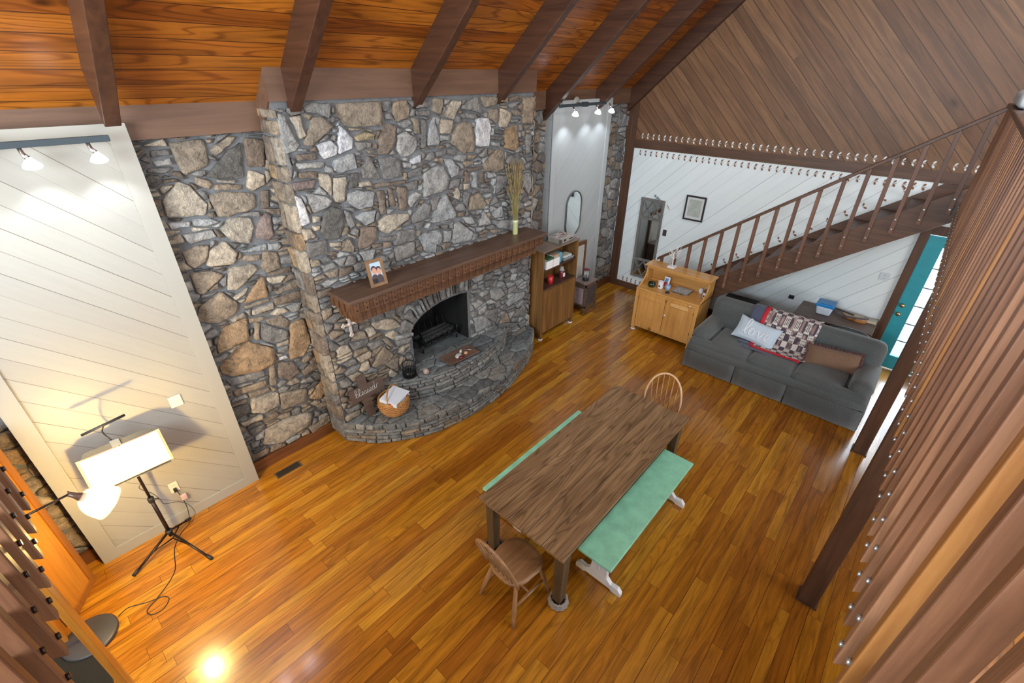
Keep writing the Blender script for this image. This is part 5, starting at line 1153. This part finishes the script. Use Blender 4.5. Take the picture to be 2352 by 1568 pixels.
# fiddle
t=empty('fiddle',(8.25,.33,.76),'small stringed instrument with an orange rim and dark strap lying on the desk','instrument')
T=Tm((8.22,.27,.751),(0,0,math.radians(75)))
def body2(rx,ry,n=30): return [((rx*math.cos(a))*(1+.0*math.cos(a)),ry*math.sin(a)*(1-.22*math.exp(-((math.cos(a)-.05)/.22)**2)),0) for a in [2*PI*k/n for k in range(n)]]
b=MB(); b.prism(body2(.17,.10),(0,0,.045),T=T); b.build('rim',plain('amber_rim',(.42,.17,.05),.3),t,bevel=.004)
b=MB(); b.prism([(x*.99,y*.99,.046) for x,y,z in body2(.17,.10)],(0,0,.004),T=T); b.build('top_plate',plain('cream_top',(.50,.40,.27),.3),t)
b=MB(); b.prism([(.02,-.016,.052),(.02,.016,.052),(.36,.012,.062),(.36,-.012,.062)],(0,0,.012),T=T); b.tube([T@Vector(p) for p in ((.36,0,.065),(.40,0,.06),(.42,0,.05))],[.012,.015,.01],6); b.build('neck',plain('dark_neck',(.04,.03,.03),.4),t)
b=MB(); b.tube([T@Vector(p) for p in spline([(.3,.03,.05),(.18,.13,.03),(0,.125,.06),(-.13,.06,.07),(-.16,-.04,.055)],5)],.013,6); b.build('strap',plain('grey_strap',(.09,.08,.09),.8),t)
b=MB(); b.box((8.20,-.01,.751),(8.32,.14,.79)); o=b.build('small_box',plain('cream_box',(.55,.50,.38),.6),world=False,bevel=.003); tag(o,'small cream box on the right end of the desk beside the instrument','box')
t=empty('instrument_case',(7.68,.25,.0),'black hard instrument case with metal latches standing between sofa and desk','case')
b=MB()
prof=[]
for k in range(41):
    a=PI*k/40; prof.append((.25+.37*math.cos(a),.50+.27*math.sin(a)**.8 if 0<k<40 else .50))
pts=[(7.60,y,z) for y,z in prof]+[(7.60,-.10,.02),(7.60,.60,.02)]
b.prism(pts,(.18,0,0)); b.build('shell',black_m,t,bevel=.02)
b=MB(); b.tube([(7.605,y,z+.004) for y,z in prof],.008,6); b.tube([(7.775,y,z+.004) for y,z in prof],.008,6); b.build('edge_trim',plain('case_trim',(.22,.26,.28),.3,.8),t)
b=MB()
for i in (9,31):
    y,z=prof[i]; b.box((7.66,y-.025,z-.01),(7.72,y+.025,z+.014))
b.build('latch',chrome_m,t,bevel=.003)
b=MB(); b.box((7.60,1.52,0),(7.78,2.02,.80)); o=b.build('speaker_box',black_m,world=False,bevel=.01); tag(o,'flat-topped black box peeking out behind the left end of the sofa','box')
b=MB(); b.box((XR-.03,1.17,.72),(XR+.006,1.25,.78)); o=b.build('wall_charger',black_m,world=False,bevel=.004); tag(o,'tiny black charger block on the white wall behind the quilt','charger')
# ---------------------------------------------------------------- mantel and hearth things
t=empty('photo_frame',(2.45,4.10,2.0),'wooden picture frame with a photo of two people on the mantel','picture')
ex=Vector((.985,-.05,0)).normalized(); ey=Vector((.0,.22,.975)).normalized(); ez=ex.cross(ey).normalized(); ey=ez.cross(ex); T=frameT((2.45,4.085,2.0),ex,ey,ez)
b=MB(); w_,h_,F=.10,.29,.035
b.box((-w_,0,0),(-w_+F,h_,.018),T=T); b.box((w_-F,0,0),(w_,h_,.018),T=T); b.box((-w_+F,0,0),(w_-F,F,.018),T=T); b.box((-w_+F,h_-F,0),(w_-F,h_,.018),T=T); b.build('frame',plain('frame_wood',(.20,.105,.045),.5,var=.2),t,bevel=.003)
b=MB(); b.box((-w_+F,F,.004),(w_-F,h_-F,.008),T=T); b.build('print_background',plain('print_sky',(.42,.55,.66),.4),t)
def disc(b,cx,cy,rx,ry,z,T,mi=0): b.prism([(cx+rx*math.cos(a),cy+ry*math.sin(a),z) for a in [2*PI*k/18 for k in range(18)]],(0,0,.0012),mi,T)
b=MB(); disc(b,-.026,.085,.036,.05,.008,T,1); disc(b,.030,.075,.034,.05,.0085,T,1); b.box((-w_+F,F,.008),(w_-F,.085,.0092),1,T)
disc(b,-.022,.19,.030,.032,.0085,T,1); disc(b,.030,.178,.030,.030,.0085,T,1); disc(b,-.020,.165,.025,.036,.0095,T,0); disc(b,.030,.153,.024,.034,.0095,T,0)
b.build('print_figures',[plain('print_skin',(.55,.27,.18),.5),plain('print_dark',(.05,.035,.04),.5)],t)
b=MB(); b.prism([(0,.18,-.002),(.02,.18,-.002),(.02,.0,-.10),(0,.0,-.10)],(0,0,-.004),T=T); b.build('easel_back',black_m,t)
t=empty('wheat_vase',(4.80,4.23,2.0),'dried wheat bundle in a pale glass vase on the right end of the mantel','vase')
c=(4.80,4.23,2.0)
b=MB(); b.lathe([(0,0),(.036,0),(.038,.01),(.036,.16),(.042,.21),(.038,.21),(.032,.16),(.032,.02),(0,.02)],c,18); b.build('vase',plain('straw_glass',(.42,.44,.20),.2),t)
wm=[plain('wheat_stem',(.32,.26,.09),.7),plain('wheat_head',(.30,.21,.10),.8)]
rnd=random.Random(6); b=MB()
for k in range(95):
    a=rnd.uniform(0,2*PI); r=rnd.uniform(0,.028); p=Vector((c[0]+r*math.cos(a),c[1]+r*math.sin(a),2.02)); sp=rnd.uniform(.02,.17)*(1 if rnd.random()<.85 else 1.4); h_=rnd.uniform(.62,.98)
    q=Vector((c[0]+sp*.35*math.cos(a),c[1]+sp*.30*math.sin(a),2.0+h_*.6)); e=Vector((c[0]+sp*math.cos(a),c[1]+sp*.55*math.sin(a),2.0+h_))
    P=spline([p,q,e],4); b.tube(P,.0016,4,0); d=(P[-1]-P[-2]).normalized(); b.tube([e-d*.10,e-d*.06,e],[.002,.0055,.001],5,1)
    for j in range(3): b.tube([e-d*.03*j,e-d*.03*j+d*.05+Vector((rnd.uniform(-.02,.02),rnd.uniform(-.02,.02),.01))],[.0012,.0006],3,1)
b.build('wheat',wm,t)
b=MB(); b.tube([(c[0]+.040*math.cos(a),c[1]+.040*math.sin(a),2.19) for a in [2*PI*k/20 for k in range(20)]],.004,6,closed=True); b.build('ribbon',paper_m,t)
t=empty('wall_cross',(2.165,4.34,1.45),'small ornate white cross fixed to the stone under the left end of the mantel','cross')
b=MB(); X0,Z0=2.165,1.535; Y=4.335
b.box((X0-.014,Y,Z0-.11),(X0+.014,Y+.015,Z0+.075)); b.box((X0-.065,Y,Z0+.005),(X0+.065,Y+.015,Z0+.033))
for (ax,az) in ((0,.09),(-.075,.02),(.075,.02),(0,-.12)):
    for (dx,dz) in ((-.016,0),(.016,0),(0,.016),(0,-.012)): b.lathe([(0,-.008),(.014,-.005),(.016,.004),(0,.010)],(0,0,0),10,0,Tm((X0+ax+dx,Y+.004,Z0+az+dz),(PI/2,0,0)))
b.lathe([(0,-.012),(.024,-.006),(.024,.004),(0,.010)],(0,0,0),14,0,Tm((X0,Y+.004,Z0+.018),(PI/2,0,0))); b.build('cross_body',plain('antique_white',(.55,.48,.44),.6,bumps=(90,.8,.006)),t)
t=empty('wooden_cross_sign',(2.2,4.3,.29),'brown wooden cross-shaped sign lettered blessed, leaning by the basket','sign')
ex=Vector((.995,-.06,.07)).normalized(); ey=Vector((-.06,.10,.99)).normalized(); ez=ex.cross(ey).normalized(); ey=ez.cross(ex); T=frameT((2.19,4.27,.295),ex,ey,ez)
signw=wood('sign_wood',(.06,.038,.03),(.12,.078,.06),'X',.6,20)
b=MB(); b.box((-.055,0,0),(.055,.585,.02),T=T); b.build('upright',signw,t,bevel=.002)
b=MB(); b.box((-.19,.27,.005),(.25,.45,.028),T=T); b.build('crossbar',signw,t,bevel=.002)
b=MB(); T3=T@Tm((-.13,.335,.030)); script(b,'blessed',T3,.085,.0022); b.build('lettering',plain('chalk_grey',(.50,.52,.52),.7),t)
# basket
t=empty('wicker_basket',(2.42,4.08,.29),'round woven wicker basket with a hoop handle on the lower hearth','basket')
c=(2.42,4.10,.292)
b=MB(); prof=[(0,0),(.10,.0),(.14,.03),(.175,.09),(.188,.15),(.182,.20),(.172,.225)]
rows=[]
for i in range(16):
    s_=i/15*(len(prof)-2)+1; k=min(int(s_),len(prof)-2); f=s_-k; rows.append((prof[k][0]+(prof[k+1][0]-prof[k][0])*f,prof[k][1]+(prof[k+1][1]-prof[k][1])*f))
for i,(r,z) in enumerate(rows):
    pts=[(c[0]+(r+.005*math.cos(18*a+PI*i))*math.cos(a),c[1]+(r+.005*math.cos(18*a+PI*i))*math.sin(a),c[2]+z+.008) for a in [2*PI*q/72 for q in range(72)]]
    b.tube(pts,.0085,5,closed=True)
b.lathe([(.0,.004),(.10,.004),(.135,.03),(.168,.09),(.178,.15),(.17,.21)],c,24); b.build('woven_body',wicker_m,t)
b=MB(); b.tube([(c[0]+.175*math.cos(a),c[1]+.175*math.sin(a),c[2]+.228) for a in [2*PI*q/40 for q in range(40)]],.012,6,closed=True); b.build('rim',wicker_m,t)
b=MB(); b.tube([(c[0]+.176*math.cos(a)*.8,c[1]+.176*math.cos(a)*.6+.06*math.sin(a),c[2]+.22+.13*math.sin(a)) for a in [PI*q/20 for q in range(21)]],.009,6); b.build('handle',wicker_m,t)
t=empty('ring_binder',(2.42,4.08,.50),'white ring binder lying across the top of the wicker basket','binder')
T=frameT((2.43,4.075,.515),Vector((.93,.36,.0)).normalized(),Vector((-.34,.93,.10)).normalized(),Vector((.03,-.09,.99)).normalized())
b=MB(); b.box((-.15,-.12,0),(.15,.12,.004),T=T); b.box((-.15,-.12,.046),(.15,.12,.05),T=T); b.box((-.152,-.12,0),(-.148,.12,.05),T=T); b.build('cover',plain('binder_white',(.66,.72,.80),.35),t,bevel=.001)
b=MB(); b.box((-.135,-.11,.006),(.135,.11,.024),T=T); b.build('papers',paper_m,t)
b=MB(); b.box((-.1535,-.05,.015),(-.152,-.02,.038),T=T); b.build('red_label',red_m,t)
b=MB(); T4=Tm((2.46,4.06,.47),(.5,-.25,.5)); b.box((-.10,-.08,0),(.10,.08,.012),T=T4); o=b.build('notebook',plain('pale_blue_book',(.42,.52,.70),.5),world=False,bevel=.002); tag(o,'pale blue notebook tucked in the basket under the white binder','notebook')
# wire candle lantern
t=empty('wire_lantern',(2.80,4.23,.59),'black wire cage candle lantern on the left of the raised hearth','lantern')
c=(2.79,4.24,.592)
b=MB(); 
for z in (.005,.09,.18): b.tube([(c[0]+.085*math.cos(a),c[1]+.085*math.sin(a),c[2]+z) for a in [2*PI*q/28 for q in range(28)]],.005,5,closed=True)
for k in range(24): a=2*PI*k/24; b.tube([(c[0]+.085*math.cos(a),c[1]+.085*math.sin(a),c[2]),(c[0]+.085*math.cos(a),c[1]+.085*math.sin(a),c[2]+.18)],.0034,4)
b.build('cage',iron_m,t)
b=MB(); b.tube([(c[0]+.085*math.cos(a),c[1],c[2]+.18+.17*math.sin(a)) for a in [PI*q/20 for q in range(21)]],.0035,5); b.build('handle',iron_m,t)
b=MB(); b.lathe([(0,0),(.07,0),(.07,.07),(.055,.075),(0,.06)],c,18); b.build('candle_cup',plain('black_gloss',(.012,.012,.012),.15),t)
b=MB(); b.lathe([(0,0),(.035,.0),(.04,.03),(.02,.055),(0,.06)],(0,0,0),7,T=Tm((2.97,4.14,.592),(.25,.1,.6)),smooth=False); o=b.build('hearth_rock',plain('pink_rock',(.40,.30,.26),.8,bumps=(40,.6,.01)),world=False); tag(o,'small pinkish rock on the raised hearth beside the wire lantern','rock')
t=empty('wooden_tray',(3.53,4.1,.592),'low wooden board on the raised hearth holding shells and trinkets','tray')
T=frameT((3.53,4.10,.615),Vector((.995,-.06,0)).normalized(),Vector((.06,.995,0)).normalized(),(0,0,1))
b=MB(); b.box((-.25,-.125,0),(.25,.125,.022),T=T); b.build('board',wood('tray_wood',(.09,.05,.035),(.17,.10,.07),'X',.6,18),t,bevel=.003)
for x in (-.2,.2):
    b=MB(); b.box((x-.02,-.10,-.022),(x+.02,.10,0),T=T); b.build('foot',iron_m,t)
def lump(name,c_,r,col,label,cat,sx=1,sy=1,h=.03):
    b=MB(); b.lathe([(0,0),(r*.8,0.003),(r,h*.4),(r*.7,h*.8),(0,h)],(0,0,0),12,sx=sx,sy=sy); o=b.build(name,plain(name+'_surface',col,.5,bumps=(60,.4,.003)),world=False); o.location=c_; o.rotation_euler=(0,0,.6); tag(o,label,cat)
lump('shell',(3.48,4.07,.637),.055,(.50,.50,.48),'large pale shell in the middle of the hearth board','shell',1.3,.8)
lump('shell',(3.57,4.12,.637),.03,(.55,.50,.45),'small upright whitish shell behind the large pale shell','shell',1.2,.7,.045)
lump('stone_pebble',(3.60,4.05,.637),.032,(.62,.36,.20),'orange stone on the hearth board, right of the large shell','stone',1.2,.9)
lump('pine_cone',(3.47,4.00,.637),.035,(.10,.015,.02),'dark red cone at the front edge of the hearth board','cone',1,1,.045)
b=MB(); b.tube(spline([(3.58,4.17,.642),(3.66,4.10,.65),(3.72,4.06,.642)],4),.004,5); b.lathe([(0,0),(.018,.004),(.0,.014)],(3.62,4.17,.637),10); o=b.build('key_ring',chrome_m,world=False); tag(o,'small silver trinket behind the shells on the hearth board','trinket')
# fire grate
t=empty('fire_grate',(3.55,4.66,.58),'black iron fire grate with upright prongs inside the firebox','grate')
b=MB()
for k in range(6):
    x=3.28+k*.115; b.tube([(x,4.52,.70),(x,4.60,.70),(x,4.78,.72),(x,4.82,.90)],.011,6)
    b.tube([(x,4.52,.70),(x,4.50,.83)],.011,6)
for y in (4.55,4.76): b.tube([(3.22,y,.69),(3.92,y,.69)],.012,6)
for x in (3.26,3.88):
    for y in (4.55,4.76): b.tube([(x,y,.69),(x,y,.585)],.012,6)
b.build('bars',iron_m,t)
b=MB(); rnd=random.Random(11)
for k in range(3): b.tube([(3.30+.03*k,4.58+.07*k,.745+.01*k),(3.86-.02*k,4.60+.06*k,.75+.01*k)],.032,9)
b.build('charred_log',plain('charred_wood',(.03,.032,.033),.9,bumps=(30,.9,.02)),t)
# floor vent
t=empty('floor_vent',(1.15,4.46,.0),'brown metal floor register set in the floor before the stone wall','vent')
b=MB(); b.box((1.01,4.405,0),(1.30,4.415,.006)); b.box((1.01,4.505,0),(1.30,4.515,.006)); b.box((1.01,4.415,0),(1.025,4.505,.006)); b.box((1.285,4.415,0),(1.30,4.505,.006)); b.build('rim',plain('vent_metal',(.16,.10,.055),.45,.3),t)
b=MB(); b.box((1.025,4.415,.0),(1.285,4.505,.002)); b.build('duct_shade',soot_shade_m,t)  # flat black sheet, painted in for the shade down the duct
for k in range(17):
    b=MB(); x=1.033+k*.0152; b.box((x,4.415,.002),(x+.006,4.505,.006)); b.build('slat',plain('vent_slat',(.10,.075,.05),.45,.4) if k==0 else bpy.data.materials['vent_slat'],t)
# ---------------------------------------------------------------- music stand, clip lamp, binder
t=empty('music_stand',(-.03,4.35,0),'dark tripod music stand in front of the beige panel','music stand')
b=MB(); b.tube([(-.028,4.355,.10),(-.028,4.355,.60)],.017,10); b.tube([(-.028,4.355,.58),(-.028,4.355,1.06)],.012,10); b.build('pole',blackmetal_m,t)
b=MB(); b.lathe([(.018,0),(.026,.005),(.026,.05),(.018,.06)],(-.028,4.355,.57),12); b.tube([(-.028,4.355,.60),(.02,4.32,.60)],.008,6); b.build('collar',black_m,t)
b=MB(); b.lathe([(.018,0),(.03,.005),(.03,.035),(.018,.04)],(-.028,4.355,.14),12); b.build('hub',black_m,t)
for (x,y) in ((-.384,4.224),(.143,3.89),(.156,4.53)):
    b=MB(); b.tube([(-.028,4.355,.16),(x,y,.014)],.011,8); lg=b.build('leg',blackmetal_m,t)
    b=MB(); p=Vector((x,y,.016)); d=(Vector((-.028,4.355,.16))-p).normalized(); b.tube([p-d*.012,p+d*.05],.016,8); b.build('rubber_foot',black_m,lg)
    b=MB(); b.tube([(-.028,4.355,.055),((x-.028)/2,(y+4.355)/2,.085)],.006,6); b.build('brace',blackmetal_m,lg)
exd=Vector((1,-.03,0)).normalized(); eyd=Vector((0,.42,.90)).normalized(); ezd=exd.cross(eyd).normalized(); eyd=ezd.cross(exd); TD=frameT((-.04,4.235,.995),exd,eyd,ezd)
b=MB(); pts=[(-.26,0,-.004),(.26,0,-.004),(.26,.28,-.004),(.22,.345,-.004),(-.22,.345,-.004),(-.26,.28,-.004)]
b.prism(pts,(0,0,.005),T=TD); b.box((-.26,-.005,-.004),(.26,0,.05),T=TD); b.build('desk',plain('stand_black',(.05,.055,.06),.5),t,bevel=.001)
t=empty('song_binder',(-.04,4.25,1.0),'open white ring binder of sheet music on the music stand','binder')
b=MB(); b.box((-.285,.005,.002),(-.004,.30,.006),T=TD); b.box((.004,.005,.002),(.285,.30,.006),T=TD); b.build('cover',plain('binder_orange_edge',(.62,.32,.16),.5),t)
for sg in (-1,1):
    b=MB(); n=8; vs=[]
    for i in range(n+1):
        x=.006+.262*i/n; z=.010+.014*math.sin(PI*min(1,(i/n)*1.15))*.9
        for y in (.012,.292): vs.append((sg*x,y,z))
    N0=len(vs); vs+=[(x,y,.006) for x,y,z in vs]
    fs=[(2*i,2*i+2,2*i+3,2*i+1) for i in range(n)]; fs=[f if sg>0 else f[::-1] for f in fs]
    fs+=[(2*i,2*i+2,N0+2*i+2,N0+2*i) for i in range(n)]+[(2*i+1,2*i+3,N0+2*i+3,N0+2*i+1) for i in range(n)]+[(2*n,2*n+1,N0+2*n+1,N0+2*n)]
    b.add(vs,fs,0,True,None,TD); rnd=random.Random(20+sg)
    for k in range(11):
        y=.27-k*.022; x=.03
        while x<.235:
            l=rnd.uniform(.008,.03); zz_=.0115+.014*math.sin(PI*min(1,((x-.006)/.262)*1.15))*.9+.0008
            if rnd.random()<.7: b.box((sg*x,y,zz_-.001),(sg*(x+l),y+.0022,zz_+.0006),1,TD)
            x+=l+.008
    b.build('pages',[paper_m,plain('page_ink',(.45,.36,.40),.7) if sg<0 else bpy.data.materials['page_ink']],t)
b=MB(); b.box((-.008,.01,.006),(.008,.29,.010),T=TD); 
for y in (.06,.15,.24): b.tube([TD@Vector((.016*math.cos(a),y,.010+.016*math.sin(a))) for a in [PI*q/8 for q in range(9)]],.0018,5)
b.build('ring_spine',plain('spine_steel',(.35,.42,.55),.3,.7),t)
t=empty('clip_light',(-.05,4.36,1.30),'thin black bar light on a gooseneck clipped to the music stand','lamp')
b=MB(); p=TD@Vector((-.02,.345,.0)); b.box((-.045,.30,-.02),(.02,.36,.022),T=TD); b.build('clip',plain('clip_grey',(.12,.14,.17),.4),t,bevel=.004)
b=MB(); b.tube(spline([p,(-.075,4.40,1.36),(-.085,4.385,1.43),(-.06,4.34,1.50)],6),.0055,6); b.build('gooseneck',black_m,t)
b=MB(); b.tube([(-.205,4.33,1.50),(.09,4.33,1.53)],.011,8); b.build('light_bar',black_m,t)
# ---------------------------------------------------------------- floor lamp
t=empty('floor_lamp',(-.77,3.86,0),'black floor lamp with round base, swing arm and glowing glass shade','lamp')
c=(-.765,3.85,0)
b=MB(); b.lathe([(0,0),(.178,0),(.183,.01),(.183,.026),(.173,.032),(0,.036)],c,40); b.build('base',plain('lamp_base_grey',(.045,.045,.05),.4),t)
b=MB(); b.tube([(c[0],c[1],.03),(c[0],c[1],1.36)],.011,8); b.build('pole',black_m,t)
b=MB(); b.tube([(c[0],c[1],1.35),(-.385,3.80,1.405)],.008,8); b.build('arm',blackmetal_m,t)
H0=Vector((-.39,3.80,1.40)); D=Vector((.62,-.16,-.77)).normalized()
q=D.to_track_quat('Z','Y').to_matrix().to_4x4(); TL=Matrix.Translation(H0)@q
b=MB(); b.lathe([(0,-.01),(.016,-.01),(.020,.03),(.030,.06),(.032,.085),(0,.09)],(0,0,0),16,T=TL); b.tube([H0+Vector((0,0,.03)),H0],.006,6); b.build('socket',plain('socket_brown',(.12,.07,.05),.4,.5),t,world=True)
def shade_mat():
    m,nt,b_=mat('shade_glass'); b_.inputs['Base Color'].default_value=(1,.93,.80,1); b_.inputs['Roughness'].default_value=.12; b_.inputs['Alpha'].default_value=.24; return m
b=MB(); b.lathe([(.030,.06),(.055,.075),(.085,.11),(.105,.155),(.115,.205),(.117,.25)],(0,0,0),28,T=TL); b.build('shade',shade_mat(),t)
BC=H0+D*.165
b=MB(); b.lathe([(0,.085),(.016,.09),(.018,.11),(.034,.14),(.040,.17),(.034,.20),(.016,.218),(0,.222)],(0,0,0),18,T=TL); b.build('bulb',emit('warm_bulb',(1,.84,.55),9),t)
l=bpy.data.lights.new('floor_lamp_glow','POINT'); l.energy=LAMP; l.color=(1,.66,.22); l.shadow_soft_size=.035; o=bpy.data.objects.new('floor_lamp_glow',l); C.objects.link(o); o.location=BC+D*.085; o.parent=t; o.location=BC+D*.085-t.location
# cords on the floor
def cord(name,pts,label,m=black_m,r=.0035):
    b=MB(); b.tube(spline(pts,8),r,6); o=b.build(name,m,world=False); return tag(o,label,'cord')
cord('lamp_cord',[(-.575,3.88,.02),(-.50,3.92,.005),(-.39,3.86,.005),(-.27,3.81,.005),(-.245,3.75,.005),(-.30,3.69,.005),(-.38,3.70,.005),(-.40,3.77,.008),(-.31,3.83,.011),(-.20,3.92,.005),(-.12,4.02,.005),(-.08,4.18,.005),(-.04,4.30,.005),(.05,4.42,.005),(.14,4.47,.02),(.17,4.50,.10),(.185,4.53,.20),(.18,4.55,.33),(.165,4.56,.415)],'thin black lamp cord looping across the floor to the outlet')
cord('hanging_cord',[(-.03,4.37,.80),(-.06,4.42,.72),(.0,4.43,.60),(.03,4.44,.48),(.04,4.46,.40),(.10,4.48,.35),(.15,4.50,.30),(.20,4.50,.22),(.22,4.48,.10),(.16,4.46,.02)],'thin cord hanging from the music stand toward the outlet',r=.0025)
b=MB(); b.box((.175,4.535,.265),(.225,4.555,.33)); o=b.build('cord_tag',plain('pink_tag',(.55,.40,.40),.6),world=False,bevel=.004); tag(o,'small pinkish tag on the cord below the outlet','tag')
b=MB(); b.box((.15,4.545,.39),(.18,4.575,.43)); o=b.build('plug',black_m,world=False,bevel=.003); tag(o,'black plug pushed in the ivory outlet','plug')
# ---------------------------------------------------------------- track lights
def track(loc,x0,x1,y,z,heads,label,canopy):
    t=empty('track_light',loc,label,'track light')
    b=MB(); b.box((x0,y-.018,z-.02),(x1,y+.018,z+.02)); b.build('track',plain('track_dark',(.03,.045,.055),.4) if 'track_dark' not in bpy.data.materials else bpy.data.materials['track_dark'],t,bevel=.003)
    b=MB(); b.box((canopy-.05,y-.03,z-.03),(canopy+.05,y+.03,z+.035)); b.box((canopy-.02,y,z),(canopy+.02,4.58,z+.02)); b.build('bracket',bpy.data.materials['track_dark'],t)
    b=MB(); b.lathe([(0,0),(.07,0),(.072,.02),(.06,.03),(0,.03)],(0,0,0),20,T=Tm((canopy+.0,4.575,z+.03),(PI/2,0,0))); b.build('canopy',trim_b,t)
    for x in heads:
        b=MB(); b.tube([(x-.02,y,z-.01),(x-.015,y-.02,z-.055),(x,y-.045,z-.085)],[.012,.014,.02],8); hd=b.build('lamp_head',chrome_m,t)
        D=Vector((.05,.20,-1)).normalized(); T=Matrix.Translation(Vector((x,y-.045,z-.08)))@D.to_track_quat('Z','Y').to_matrix().to_4x4()
        b=MB(); b.lathe([(.016,0),(.026,.012),(.047,.040),(.052,.052),(.040,.062),(0,.066)],(0,0,0),22,T=T); b.build('bulb',led_m,hd)
        s_=spot('track_spot',(x,y-.035,z-.155),(x+.05,y+.10,z-1.0),TRACK,(.86,.93,1),100,.6,.03)
track((.2,4.4,3.56),-.40,.72,4.42,3.567,(-.18,.265,.61),'dark track light with glaring bulbs over the beige panel',.02)
track((6.5,4.4,3.56),5.92,7.13,4.40,3.565,(6.26,6.87,7.10+.17),'dark track light with three glaring bulbs over the grey panel',6.55)
# ---------------------------------------------------------------- things at the lower left
b=MB(); b.box((-2.4,2.0,0),(-.72,3.98,.012)); o=b.build('rug',rug_m,world=False); tag(o,'black rug on the floor behind the plank post','rug')
t=empty('wooden_cabinet',(-.9,4.4,0),'tall orange oak cabinet left of the beige panel','cabinet')
A_=Vector((-.632,4.448,0)); B_=Vector((-.771,4.227,0)); d=(B_-A_).normalized(); nrm=Vector((d.y,-d.x,0))
if nrm.dot(Vector((-1,0,0)))<0: nrm=-nrm
E_=A_+d*.42
b=MB(); b.prism([A_,E_,E_+nrm*.5,A_+nrm*.5],(0,0,1.75)); b.build('body',orange_m,t)
b=MB(); o2=-nrm*.014
for p,q_,z0_,z1_ in ((A_,A_+d*.055,0,1.75),(E_-d*.055,E_,0,1.75)): b.prism([p,q_,q_+o2,p+o2],(0,0,z1_)) 
b.prism([A_+d*.055,E_-d*.055,E_-d*.055+o2,A_+d*.055+o2],(0,0,.07)); b.build('side_frame',wood('oak_frame_dark',(.20,.065,.010),(.36,.14,.022),'Z',.35,14),t,bevel=.002)
b=MB(); b.box((-1.30,3.93,.012),(-.885,4.10,.75)); o=b.build('low_bench_end',orange_m,world=False,bevel=.004); tag(o,'orange wooden block end standing at the rug edge, seen between balusters','furniture')
# folded blanket over the far end of the loft handrail
b=MB(); b.soft((6.62,-.37,3.82),(1.15,.24,.13),.05,8); b.soft((6.62,-.43,3.55),(1.12,.10,.55),.04,8)
for x in (6.35,6.75,7.0): b.box((x,-.492,3.30),(x+.02,-.478,3.80),1)
o=b.build('folded_blanket',[plain('blanket_white',(.50,.58,.63),.8),black_m],world=False); tag(o,'white folded blanket over the loft handrail at the far right edge','blanket')
